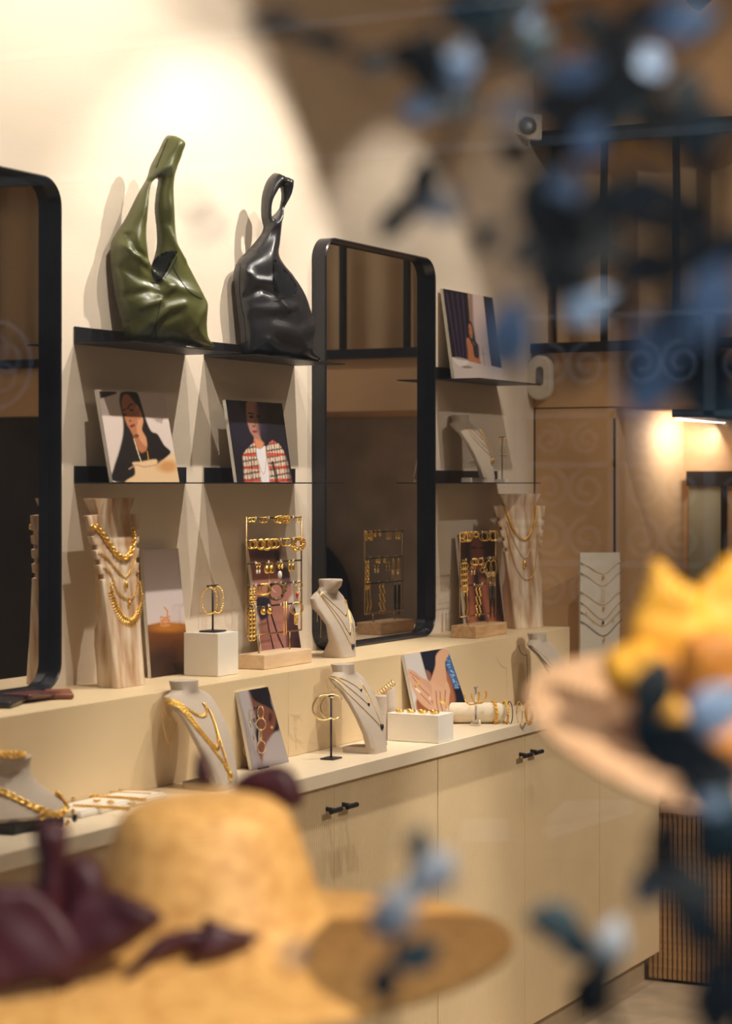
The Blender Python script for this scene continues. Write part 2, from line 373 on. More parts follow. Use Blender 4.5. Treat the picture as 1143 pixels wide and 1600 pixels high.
# shop window pane
def pane_mat():
    m = bpy.data.materials.new('shop_glass'); m.use_nodes = True; nt = m.node_tree; nt.nodes.remove(nt.nodes['Principled BSDF'])
    t = nt.nodes.new('ShaderNodeBsdfTransparent'); g = nt.nodes.new('ShaderNodeBsdfGlossy'); g.inputs['Roughness'].default_value = 0.0
    t.inputs['Color'].default_value = (0.985, 0.99, 0.985, 1)
    mx = nt.nodes.new('ShaderNodeMixShader'); mx.inputs[0].default_value = 0.045
    nt.links.new(t.outputs[0], mx.inputs[1]); nt.links.new(g.outputs[0], mx.inputs[2]); nt.links.new(mx.outputs[0], nt.nodes['Material Output'].inputs[0]); return m
M_glass = pane_mat()
wn = tag(bpy.data.objects.new('window_1', None), kind='structure'); COL.objects.link(wn); wn.location = (XF-0.05, -2.3, 0.12)
MB().box((XF-0.055, YR, 0.12), (XF-0.045, 0.0, 3.22)).build('pane', M_glass, wn)
for z in (0.12, 3.18): MB().box((XF-0.08, YR, z), (XF-0.02, 0.0, z+0.04)).build('frame_rail', M_black, wn)

# ------------------------------------------------------------------ counter, ledge, cabinets
for k, (xa, xb_) in enumerate(((2.87, 4.790), (4.792, 6.70))):
    t = thing('display_ledge', ((xa+xb_)/2, -0.135, ZW), ['cream box ledge at the back of the counter, near part under the handbags', 'cream box ledge at the back of the counter, far part under the standing mirror'][k], 'ledge', 'stepped display ledges')
    MB().box((xa, YL, ZW+0.0005), (xb_, -0.0005, ZL), 0.0015).build('box', M_lacq, t)
wt = MB().box((2.87, YW, ZW-0.034), (7.02, -0.0005, ZW), 0.0015).build('worktop', M_top, origin=(4.9, -0.25, ZW-0.034))
tag(wt, 'long cream worktop running along the shelf wall', 'worktop')
def fluted_door(x0, x1, z0, z1, y, parent):
    """door leaf with vertical half-round flutes, 10 mm apart"""
    n = int(round((x1-x0)/0.010)); p = (x1-x0)/n; prof = []
    for i in range(n):
        for (a, b) in ((0.0, 0.0), (0.12, 0.0026), (0.3, 0.004), (0.5, 0.0046), (0.7, 0.004), (0.88, 0.0026)): prof.append((x0+(i+a)*p, y+0.004-b))
    prof.append((x1, y+0.004)); mb = MB(); m = len(prof)
    mb.v += [(a, b, z0) for a, b in prof]+[(a, b, z1) for a, b in prof]; mb.f += [(i, i+1, m+i+1, m+i) for i in range(m-1)]
    mb.box((x0, y+0.0035, z0), (x1, y+0.02, z1)); return mb.build('door', M_lacq, parent)
def bar_handle(parent, x, y, z):
    h = MB(); h.tube([(x, y+0.003, z), (x, y-0.024, z-0.002)], 0.0055, 8); h.tube([(x-0.026, y-0.026, z-0.002), (x+0.026, y-0.026, z-0.002)], 0.0065, 8)
    return h.build('handle', M_black, parent, True, flat_angle=40)
CZ0, CZ1 = 0.105, 0.962
units = [((2.87, 3.462, 4.056), 'fluted cream cabinet left of frame under the bust with a bangle', 1), ((4.06, 4.66, 5.250), 'fluted cream double-door cabinet nearest the big straw hat', 2),
         ((5.254, 5.846, 6.450), 'fluted cream double-door cabinet under the white ring box', 2), ((6.454, 7.018), 'fluted cream single-door cabinet against the slatted panel', 1)]
for xs, lab, nh in units:
    t = thing('base_cabinet', ((xs[0]+xs[-1])/2, -0.24, 0.0), lab, 'cabinet', 'fluted base cabinets')
    MB().box((xs[0], YC+0.022, CZ0), (xs[-1], -0.001, CZ1+0.003)).build('body', M_lacq, t)
    MB().box((xs[0], YC+0.055, 0.0005), (xs[-1], -0.02, CZ0)).build('plinth', M_plinth, t)
    for a, b in zip(xs, xs[1:]):
        d = fluted_door(a+0.0015, b-0.0015, CZ0, CZ1, YC, t)
        if len(xs) == 3: bar_handle(d, b-0.042 if a == xs[0] else a+0.042, YC, CZ1-0.055)
# slatted panel of the low counter at the end
t = thing('slatted_counter', (XB+0.1, -1.0, 0.0), 'low counter with vertical tan slats at the far end of the cabinets', 'counter')
y = YC-0.03; XS = 7.022
MB().box((XS+0.012, -1.7, 0.0005), (XB+0.5, YC-0.004, 0.575)).build('core', mat('slat_backing', (0.03, 0.022, 0.016), 0.8, var=0.1, scale=20), t)
MB().box((XS-0.01, -1.7, 0.575), (XB+0.5, YC-0.004, 0.60)).build('top', mat('blush_top', (0.62, 0.42, 0.32), 0.5, var=0.05, scale=6), t)
me = None; k = 0; y = -0.43
while y > -1.68:
    if me is None:
        s0 = MB().box((XS, y-0.0115, 0.012), (XS+0.0118, y, 0.573)).build('slat', M_oak, t); me = s0.data; y00 = y
    else:
        s = bpy.data.objects.new('slat', me); COL.objects.link(s); s.parent = t; s.location = (0, y-y00, 0)
    y -= 0.0172

# wall shelves: folded steel, plate with a back upstand
def shelf(x0, x1, z, label):
    t = thing('wall_shelf', ((x0+x1)/2, -0.001, z), label, 'shelf', 'black steel wall shelves')
    MB().box((x0, -0.16, z-0.0015), (x1, -0.001, z+0.0015)).build('plate', M_black, t)
    MB().box((x0, -0.004, z+0.0015), (x1, -0.0008, z+0.040)).build('upstand', M_black, t)
S1, S2, S3 = (4.24, 4.735), (4.826, 5.31), (6.226, 6.716)
ZU, ZM = 2.018, 1.6905
shelf(*S1, ZU, 'black steel shelf carrying the green leather bag'); shelf(*S2, ZU, 'black steel shelf carrying the black leather bag')
shelf(*S1, ZM, 'black steel shelf under the photograph of the woman in black'); shelf(*S2, ZM, 'black steel shelf under the photograph of the plaid jacket')
shelf(*S3, ZU, 'black steel shelf carrying the photograph with the dark curtain'); shelf(*S3, ZM, 'black steel shelf carrying a linen bust and a small earring stand')

# standing mirrors with deep rounded frames
def mirror(x0, x1, label):
    t = thing('standing_mirror', ((x0+x1)/2, -0.022, ZL), label, 'mirror', 'black framed mirrors on the ledge')
    z0, z1, R, D = ZL+0.001, 2.388, 0.065, 0.046
    def loop(inset, yy):
        out = []; r = max(0.005, R-inset)
        for cx_, cz_, a0 in ((x1-R, z1-R, 0), (x0+R, z1-R, 90), (x0+R, z0+R, 180), (x1-R, z0+R, 270)):
            for q in range(9): a = math.radians(a0+q*90/8); out.append(Vector((cx_+r*math.cos(a), yy, cz_+r*math.sin(a))))
        return out
    L = [loop(0.0, -0.002), loop(0.0, -D+0.004), loop(0.004, -D), loop(0.008, -D+0.003), loop(0.012, -0.014), loop(0.020, -0.012)]
    mb = MB(); n = len(L[0])
    for l in L: mb.v += [tuple(p) for p in l]
    for i in range(len(L)-1): mb.f += [(i*n+k, i*n+(k+1) % n, (i+1)*n+(k+1) % n, (i+1)*n+k) for k in range(n)]
    mb.f.append(tuple(range(n)))
    mb.build('frame', M_blacksat, t, True, flat_angle=40)
    g = MB(); a = loop(0.013, -0.0135); b = loop(0.013, -0.010); g.rings([a, b]); g.build('glass', M_mirror, t)
mirror(3.40, 4.130, 'tall black framed mirror cut off by the left edge'); mirror(5.412, 6.143, 'tall black framed mirror standing behind the linen bust')
# ------------------------------------------------------------------ leather bags on the upper shelves
def zc(pts, sc, ox, oy): return [(ox+sc*a, oy+sc*b) for a, b in pts]
M_green = mat('olive_leather', (0.085, 0.090, 0.024), 0.36, var=0.12, scale=9, bump=0.15, bscale=260, coat=0.25)
M_blackl = mat('black_leather', (0.018, 0.018, 0.021), 0.30, var=0.15, scale=9, bump=0.15, bscale=260, coat=0.25)
M_lining = mat('dark_suede_lining', (0.018, 0.020, 0.016), 0.9, var=0.1, scale=60)
M_lining2 = mat('black_suede_lining', (0.008, 0.008, 0.010), 0.9, var=0.1, scale=60)
def bag(name, label, base_u, base_v, out, holes, creases, lining, seams, m, ml, seed, phi=30, front=0.058, back=0.03, wav=0.009, yb=-0.088):
    p0 = at(base_u, base_v, y=yb); t_ = Vector((math.cos(math.radians(phi)), -math.sin(math.radians(phi)), 0))
    nr = Vector((-t_.y, t_.x, 0)); nr = nr if nr.dot(EYE-p0) > 0 else -nr
    f3 = lambda u, v: hit(u, v, p0, nr)
    root = thing(name, (p0.x, p0.y, ZU+0.0015), label, 'bag', 'slouchy leather shoulder bags')
    mb = inflate(out, holes, f3, nr, front, back, 46, 3.0, creases, wav, seed=seed)
    zmin = ZU+0.0018
    mb.v = [(a, min(b, -0.006), max(c, zmin)) for a, b, c in mb.v]
    tree = mb.bvh(); mb.build('body', m, root, True)
    def onto(pts, off):
        res = []
        for u, v in pts:
            h = tree.ray_cast(EYE, ray(u, v).normalized())[0]
            if h is not None: res.append(h-ray(u, v).normalized()*off)
        return res
    for sp in seams:
        q = onto([(p.x, p.y) for p in cat_rom([(a, b, 0) for a, b in sp], 8)], 0.0006)
        if len(q) > 2: MB().tube(q, 0.0011, 5).build('seam', ml, root)
    q = [Vector((a, b, 0)) for a, b in lining]; q = cat_rom(q, 5, True); poly = [(p.x, p.y) for p in q]
    lm = inflate(lining, [], f3, nr, 0.0, 0.0, 20, 3.0)
    nv = []
    for (a, b, c) in lm.v:
        d = Vector((a, b, c))-EYE; h = tree.ray_cast(EYE, d.normalized())[0]
        nv.append(tuple((h if h is not None else Vector((a, b, c)))-d.normalized()*0.0012))
    lm.v = nv; lm.build('lining', ml, root, True)
sc, ox, oy = 0.2975, 0, 180
Z = lambda p: zc(p, sc, ox, oy)
bag('leather_tote', 'olive green leather tote standing on the shelf near the left mirror', 250, 540,
    Z([(880,105),(960,140),(945,215),(908,320),(902,400),(906,520),(915,640),(932,700),(1000,830),(1060,950),(1076,1020),(1075,1100),(1085,1170),(1122,1217),(1060,1224),(980,1212),(900,1200),(820,1200),(740,1188),(665,1176),(640,1080),(605,950),(590,850),(580,760),(580,680),(604,630),(660,540),(720,420),(770,330),(790,265),(830,190)]),
    [Z([(828,335),(817,420),(812,500),(822,600),(822,690),(805,760),(788,800),(776,790),(765,720),(758,640),(762,560),(768,480),(776,400),(792,355)])],
    [(Z([(590,690),(650,740),(740,790),(800,860),(820,890)]), 6, 0.011), (Z([(640,640),(660,720),(720,760)]), 5, -0.010), (Z([(610,800),(700,870),(790,900)]), 7, -0.008),
     (Z([(700,1010),(780,980),(850,900)]), 6, 0.008), (Z([(640,950),(740,930),(800,960)]), 6, -0.007), (Z([(820,910),(900,920),(1000,940)]), 9, 0.008), (Z([(760,1100),(820,1020),(900,1000)]), 6, 0.007),
     (Z([(770,1180),(800,1090),(880,1050)]), 6, -0.006), (Z([(960,1150),(1000,1060),(1060,990)]), 7, 0.006), (Z([(845,600),(880,690),(940,770)]), 4, 0.006), (Z([(800,250),(860,170),(890,120)]), 4, -0.006)],
    Z([(795,790),(850,725),(930,712),(905,760),(880,815),(850,862),(815,868)]),
    [Z([(845,970),(828,1060),(815,1120),(830,1180)]), Z([(905,790),(950,870),(1000,930),(1060,965)]), Z([(795,880),(850,870),(910,790),(930,740)]), Z([(820,275),(850,200),(882,120)])],
    M_green, M_lining, 3)
sc, ox, oy = 0.35, 300, 240
bag('leather_tote', 'black leather tote with a twisted handle beside the far mirror', 428, 556,
    Z([(372,86),(420,105),(444,120),(440,170),(420,225),(400,262),(392,320),(384,400),(378,450),(400,492),(440,540),(480,600),(500,640),(520,700),(537,750),(535,800),(525,850),(545,890),(573,930),(500,925),(430,915),(350,908),(280,902),(225,892),(215,800),(200,680),(190,590),(185,530),(205,478),(250,430),(300,370),(318,330),(308,280),(310,200),(325,140),(345,105)]),
    [Z([(390,150),(365,185),(348,225),(346,270),(352,283),(385,250),(395,215),(398,180)])],
    [(Z([(200,520),(240,570),(300,580)]), 6, 0.010), (Z([(215,640),(270,610),(330,640)]), 6, -0.008), (Z([(320,560),(330,640),(370,700)]), 5, 0.008), (Z([(240,700),(320,700),(420,690)]), 8, 0.006),
     (Z([(300,840),(360,880),(440,900)]), 6, 0.009), (Z([(330,740),(420,770),(500,740)]), 9, -0.006), (Z([(500,870),(520,800),(530,740)]), 5, 0.007), (Z([(395,260),(340,330),(260,430)]), 4, 0.007), (Z([(400,110),(415,180),(395,260)]), 3, -0.006)],
    Z([(365,470),(395,500),(440,550),(468,600),(462,625),(430,645),(380,648),(362,600),(360,530)]),
    [Z([(362,660),(420,648),(462,630),(470,598),(430,535),(385,480)]), Z([(395,270),(385,380),(375,450)]), Z([(215,500),(212,620),(235,760),(240,850)])],
    M_blackl, M_lining2, 8, wav=0.010)

# ------------------------------------------------------------------ photographic prints
def print_mat():
    m = bpy.data.materials.new('photo_print'); m.use_nodes = True; nt = m.node_tree; b = nt.nodes['Principled BSDF']; b.inputs['Roughness'].default_value = 0.45
    a = nt.nodes.new('ShaderNodeVertexColor'); a.layer_name = 'ink'; nt.links.new(a.outputs[0], b.inputs['Base Color']); return m
M_print = print_mat()
class Paint:
    def __init__(s, P, bg): s.P = P; s.c = np.tile(s2l(np.array(bg)/255.0), (len(P), 1))
    def _mix(s, al, col): al = al[:, None]; s.c = s.c*(1-al)+s2l(np.array(col)/255.0)*al; return s
    def poly(s, pts, col, soft=1.2, op=1.0, sm=True):
        if sm: q = cat_rom([(a, b, 0) for a, b in pts], 4, True); pts = [(p.x, p.y) for p in q]
        d = sd_poly(s.P, pts); return s._mix(op*np.clip(0.5-d/(2*soft), 0, 1), col)
    def hard(s, pts, col, soft=0.5, op=1.0): return s.poly(pts, col, soft, op, False)
    def ell(s, c, r, col, soft=0.3, op=1.0, rot=0):
        q = s.P-np.array(c); a = math.radians(rot); x = (q[:, 0]*math.cos(a)+q[:, 1]*math.sin(a))/r[0]; y = (-q[:, 0]*math.sin(a)+q[:, 1]*math.cos(a))/r[1]
        return s._mix(op*np.clip((1-np.hypot(x, y))/soft+0.5, 0, 1), col)
    def line(s, pts, w, col, op=1.0, soft=0.6): return s._mix(op*np.clip((w-d_line(s.P, pts))/soft+0.5, 0, 1), col)
    def texture(s, mask_pts, fn):
        d = sd_poly(s.P, mask_pts); al = np.clip(0.5-d/1.5, 0, 1)[:, None]; s.c = s.c*(1-al)+fn(s.P)*al; return s
def photo_print(label, corners, zb, yb, yt, bg, paint, thick=0.009, cols=96, rows_=116):
    """corners: pixels TL, TR, BR, BL; a board standing on height zb, foot at y=yb, top leaning back to y=yt"""
    TL, TR, BR, BL = corners
    bl, br = Vector((xon(BL[0], yb), yb, zb)), Vector((xon(BR[0], yb), yb, zb)); tl, tr = at(*TL, y=yt), at(*TR, y=yt)
    zt = (tl.z+tr.z)/2; tl.z = tr.z = zt
    n = (br-bl).cross(tl-bl).normalized(); n = n if n.y < 0 else -n
    root = thing('photo_print', ((bl.x+br.x)/2, yb, zb), label, 'photo', 'mounted photo prints')
    bd = MB(); q = [bl, br, tr, tl]; bd.rings([q, [p-n*thick for p in q]]); bd.build('board', M_edge, root)
    V = []; P = []
    for j in range(rows_+1):
        t = j/rows_
        for i in range(cols+1):
            s_ = i/cols; V.append((tl.lerp(tr, s_)).lerp(bl.lerp(br, s_), t)+n*0.0006)
            a = np.array(TL)*(1-s_)+np.array(TR)*s_; b = np.array(BL)*(1-s_)+np.array(BR)*s_; P.append(a*(1-t)+b*t)
    W = cols+1; Fc = [(j*W+i, j*W+i+1, (j+1)*W+i+1, (j+1)*W+i) for j in range(rows_) for i in range(cols)]
    pt = Paint(np.array(P), bg); paint(pt)
    mb = MB().add(V, Fc); ob = mb.build('picture', M_print, root)
    ca = ob.data.color_attributes.new('ink', 'FLOAT_COLOR', 'POINT')
    ca.data.foreach_set('color', np.hstack([np.clip(pt.c, 0, 1), np.ones((len(P), 1))]).astype(np.float32).ravel())
    return root
def p_black(p):
    k = 1/7.62; Zp = lambda a: zc(a, k, 140, 600)
    p.hard(Zp([(110,75),(310,85),(310,110),(125,165)]), (60,45,45))
    p.poly(Zp([(380,90),(540,95),(600,230),(650,400),(720,560),(800,600),(880,730),(960,810),(900,880),(800,950),(560,1160),(270,1140),(280,1000),(340,800),(385,600),(385,420),(345,220),(350,130)]), (22,16,16))
    p.poly(Zp([(400,125),(450,130),(520,220),(590,320),(620,430),(600,560),(640,650),(670,730),(660,790),(610,815),(570,790),(520,650),(480,560),(430,470),(395,360),(370,250),(375,160)]), (176,112,76))
    p.poly(Zp([(540,250),(580,300),(625,430),(610,540),(660,640),(668,745),(600,680),(555,590),(545,430)]), (205,145,105))
    p.line(Zp([(560,300),(575,420)]), 0.6, (130,78,52)); p.line(Zp([(545,330),(555,480)]), 0.5, (140,85,58))
    p.line(Zp([(440,290),(465,245),(500,240)]), 1.2, (60,32,24)); p.line(Zp([(390,310),(410,300)]), 1.2, (60,32,24))
    p.ell(Zp([(484,308)])[0], (2.6,1.7), (48,26,20)); p.ell(Zp([(412,360)])[0], (1.5,1.8), (48,26,20))
    p.ell(Zp([(470,435)])[0], (2.2,1.5), (120,66,46)); p.ell(Zp([(498,495)])[0], (4.2,2.2), (128,54,46), rot=-20); p.line(Zp([(470,500),(525,480)]), 0.5, (80,30,28))
    p.ell(Zp([(545,615)])[0], (4,3), (110,62,40)); p.line(Zp([(570,790),(610,818),(660,795)]), 0.7, (120,70,40))
    p.line(Zp([(515,650),(560,800),(600,920)]), 0.7, (230,205,170)); p.line(Zp([(675,800),(690,920)]), 0.6, (215,160,60))
    p.poly(Zp([(500,930),(600,920),(780,895),(800,960),(900,880),(1000,830),(1040,950),(1070,1170),(480,1170),(430,1140),(525,1075),(520,980)]), (226,190,146))
    p.ell(Zp([(920,980)])[0], (16,9), (196,132,62), 0.9, 0.8); p.line(Zp([(460,1005),(540,955),(640,985),(790,960)]), 0.9, (190,145,120))
photo_print('photo print of a dark haired woman in black resting her head on her hand', ((152,607),(256,617),(280,753),(176,752)), ZM+0.002, -0.095, -0.052, (214,196,186), p_black)
def plaid(P):
    x, y = P[:, 0], P[:, 1]; c = np.tile(s2l(np.array((214,196,170))/255.0), (len(P), 1))
    def put(m, col, op): 
        a = (m*op)[:, None]; return c*(1-a)+s2l(np.array(col)/255.0)*a
    c = put((np.sin(y*0.62+x*0.1) > 0.55)*1.0, (38,34,52), 0.75); c = put((np.sin(y*0.31+1.0) > 0.72)*1.0, (200,58,34), 0.85)
    c = put((np.sin(x*1.5-y*0.15) > 0.5)*1.0, (46,40,56), 0.55); c = put((np.sin(x*0.75+1.0) > 0.85)*1.0, (205,70,40), 0.5); return c
def p_plaid(p):
    k = 1/8.79; Zp = lambda a: zc(a, k, 340, 610)
    p.ell(Zp([(340,560)])[0], (26,34), (34,30,46), 1.0, 0.8)
    p.poly(Zp([(395,150),(510,150),(600,300),(610,420),(570,600),(600,740),(560,810),(500,740),(480,640),(430,560),(385,380),(380,230)]), (168,120,104))
    p.poly(Zp([(520,150),(640,180),(660,400),(640,640),(600,650),(545,560),(530,420),(520,300)]), (46,38,56), 4, 0.95)
    p.ell(Zp([(452,365)])[0], (3.6,2.4), (60,36,38)); p.ell(Zp([(545,360)])[0], (3.0,2.2), (30,20,30)); p.line(Zp([(410,310),(480,325)]), 1.2, (70,44,44))
    p.line(Zp([(500,370),(500,490)]), 0.8, (130,86,76)); p.ell(Zp([(485,495)])[0], (3,1.5), (110,66,60)); p.ell(Zp([(497,570)])[0], (4,2.4), (150,66,62)); p.line(Zp([(470,570),(525,568)]), 0.5, (90,36,40))
    p.poly(Zp([(490,680),(560,690),(620,730),(600,800),(560,815),(510,780)]), (214,138,96), 2)
    A = Zp([(500,700),(380,820),(330,900),(345,1050),(360,1290),(600,1290),(570,1100),(530,880),(505,760)]); B = Zp([(690,730),(740,690),(830,740),(900,840),(960,1000),(1020,1290),(690,1290),(680,1050),(660,870),(665,780)])
    p.texture(A, plaid); p.texture(B, plaid)
    p.poly(Zp([(520,800),(570,812),(640,770),(650,860),(690,1100),(690,1290),(600,1290),(560,1060),(525,900)]), (226,220,222), 1)
    p.line(Zp([(540,960),(580,1100),(615,1165),(640,1120),(655,960),(650,800)]), 0.5, (206,160,90))
    p.line(Zp([(740,1000),(790,1180),(800,1280)]), 2.2, (30,24,24), 0.8); p.line(Zp([(450,900),(460,1280)]), 0.8, (40,30,34), 0.6)
    p.poly(Zp([(900,800),(980,1000),(1030,1280),(960,1290),(930,1050)]), (30,22,22), 3, 0.7)
photo_print('photo print of a person in a plaid jacket and white shirt', ((352,624),(440,631),(457,755),(370,754)), ZM+0.002, -0.095, -0.052, (24,22,32), p_plaid)
def p_curtain(p):
    k = 1/8.89; Zp = lambda a: zc(a, k, 680, 440)
    p.hard(Zp([(100,80),(440,155),(470,500),(470,1165),(225,1110)]), (20,16,24))
    for i in range(4): p.line(Zp([(150+i*70,150),(230+i*60,700),(290+i*45,1090)]), 0.9, (66,56,104), 0.8, 1.5)
    p.hard(Zp([(440,155),(500,170),(520,600),(560,900),(600,1190),(460,1165),(470,600)]), (150,118,104), 2)
    p.hard(Zp([(655,205),(790,235),(920,1230),(770,1200),(735,900)]), (30,34,48)); p.line(Zp([(740,520),(800,560),(830,700)]), 0.8, (80,84,96), 0.6)
    p.poly(Zp([(455,570),(490,590),(525,720),(545,850),(590,910),(560,930),(500,860),(440,820),(450,700)]), (26,18,18))
    p.poly(Zp([(452,610),(485,625),(505,720),(500,810),(475,800),(455,720)]), (188,118,76)); p.line(Zp([(455,690),(480,685)]), 0.5, (60,30,24)); p.ell(Zp([(482,765)])[0], (1.4,.8), (130,50,44))
    p.poly(Zp([(420,825),(460,820),(500,900),(560,920),(598,940),(600,1080),(615,1190),(460,1165),(440,1000)]), (190,116,70)); p.poly(Zp([(540,900),(585,930),(595,1090),(545,1080),(520,960)]), (40,28,30)); p.line(Zp([(480,840),(520,930),(540,1080)]), 1.0, (46,30,30))
    p.hard(Zp([(220,1095),(640,1190),(930,1230),(960,1440),(255,1430)]), (208,192,184), 0.8)
    p.poly(Zp([(235,1110),(330,1105),(445,1140),(410,1210),(350,1230),(280,1190)]), (226,214,206)); p.ell(Zp([(350,1120)])[0], (10,1.8), (170,150,144), 0.4, 0.8, 8); p.ell(Zp([(430,1235)])[0], (8,2), (110,84,74), 0.8, 0.8)
    p.line(Zp([(645,950),(660,1080),(675,1200)]), 0.5, (120,100,90)); p.line(Zp([(630,1040),(680,1030)]), 0.5, (110,96,84))
photo_print('photo print of a seated woman between a dark curtain and a white bowl', ((691,449),(769,467),(787,603),(709,599)), ZU+0.002, -0.062, -0.018, (206,184,176), p_curtain)
def p_pot(p):
    k = 1/3.81; Zp = lambda a: zc(a, k, 0, 760)
    p.poly(Zp([(855,835),(960,815),(1100,828),(1125,850),(1130,1150),(880,1150),(850,900)]), (112,62,24), 1.0, 1, False); p.ell(Zp([(1010,845)])[0], (30,8), (190,120,40), 0.9, 0.8); p.ell(Zp([(970,1080)])[0], (40,38), (34,16,12), 1.0, 0.9)
    p.line(Zp([(975,725),(995,750),(990,790)]), 1.0, (200,130,80)); 
    for i in range(4): p.line(Zp([(955,785+i*16),(985,790+i*15),(1005,782+i*16)]), 1.6, (206,138,90))
photo_print('photo print of an amber pot against pale lilac behind the white cube', ((222,857),(278,859),(296,1052),(236,1062)), ZL+0.001, -0.065, -0.022, (206,190,186), p_pot)
def p_neck(p):
    k = 1/6.4; Zp = lambda a: zc(a, k, 375, 800)
    p.poly(Zp([(60,320),(380,300),(400,420),(350,520),(490,640),(520,800),(480,940),(620,1420),(200,1420),(190,1130),(120,700),(90,450)]), (168,112,100), 2)
    p.poly(Zp([(60,300),(380,300),(360,440),(300,470),(130,480),(80,420)]), (120,84,84), 4, 0.8); p.ell(Zp([(250,420)])[0], (26,8), (64,44,56), 0.9, 0.8)
    p.poly(Zp([(345,390),(385,400),(390,500),(350,490)]), (36,28,40), 2); p.poly(Zp([(360,540),(480,560),(500,720),(420,700)]), (90,66,70), 3)
    p.poly(Zp([(170,960),(240,960),(300,900),(280,1030),(210,1080),(180,1020)]), (30,28,40), 2); p.poly(Zp([(155,850),(290,850),(280,950),(170,950)]), (24,22,40), 2)
    p.line(Zp([(255,980),(280,1150),(340,1400)]), 1.1, (34,26,34)); p.line(Zp([(300,1000),(370,1220),(450,1400)]), 1.3, (34,26,34)); p.poly(Zp([(460,1080),(560,950),(620,1400),(480,1400)]), (70,40,48), 3)
    p.line(Zp([(285,610),(290,700),(310,760),(350,800)]), 0.6, (216,180,140))
photo_print('photo print of a bare neck with long cords behind the tall earring rack', ((386,846),(444,842),(472,1024),(411,1032)), ZL+0.001, -0.075, -0.022, (204,182,170), p_neck)
def p_face(p):
    k = 1/8.89; Zp = lambda a: zc(a, k, 700, 820)
    p.poly(Zp([(240,200),(460,210),(500,400),(480,560),(400,700),(300,640),(250,450)]), (120,66,56), 3); p.poly(Zp([(235,190),(320,170),(300,330),(310,520),(250,560),(220,380)]), (34,18,20), 3); p.poly(Zp([(430,190),(640,220),(620,700),(520,560),(500,330)]), (60,32,30), 4)
    p.ell(Zp([(350,320)])[0], (5,2), (30,14,18)); p.ell(Zp([(460,320)])[0], (4,2), (30,14,18)); p.ell(Zp([(400,560)])[0], (5,2), (120,44,44))
    p.poly(Zp([(280,650),(420,720),(540,800),(560,1000),(730,1400),(280,1420),(290,1050),(260,800)]), (170,98,72), 4); p.poly(Zp([(330,660),(420,680),(440,840),(480,1100),(540,1400),(420,1420),(360,1100)]), (30,20,30), 4)
photo_print('dark photo print of a face and shoulder behind the low earring rack', ((714,837),(771,832),(788,976),(729,988)), ZL+0.001, -0.075, -0.022, (74,42,36), p_face, cols=70, rows_=96)
def p_ear(p):
    k = 1/4.08; Zp = lambda a: zc(a, k, 220, 1050)
    p.poly(Zp([(680,100),(810,95),(830,200),(880,360),(800,440),(780,300),(700,200)]), (28,24,34), 1.5); p.poly(Zp([(690,130),(720,180),(830,240),(860,300),(840,380),(800,450),(800,560),(780,600),(720,420),(700,300)]), (120,72,58), 1.5)
    p.ell(Zp([(825,290)])[0], (4.5,11), (104,58,46)); p.ell(Zp([(822,290)])[0], (2,7), (70,36,32)); p.ell(Zp([(832,352)])[0], (2,2), (214,160,70)); p.poly(Zp([(800,450),(880,380),(945,570),(780,605)]), (168,158,158), 2)
    p.hard(Zp([(615,130),(680,112),(760,420),(730,500)]), (176,166,164), 2)
photo_print('photo print of an ear in profile behind the ring chain earrings', ((371,1081),(418,1073),(451,1190),(394,1202)), ZW+0.001, -0.315, -0.278, (150,140,142), p_ear)
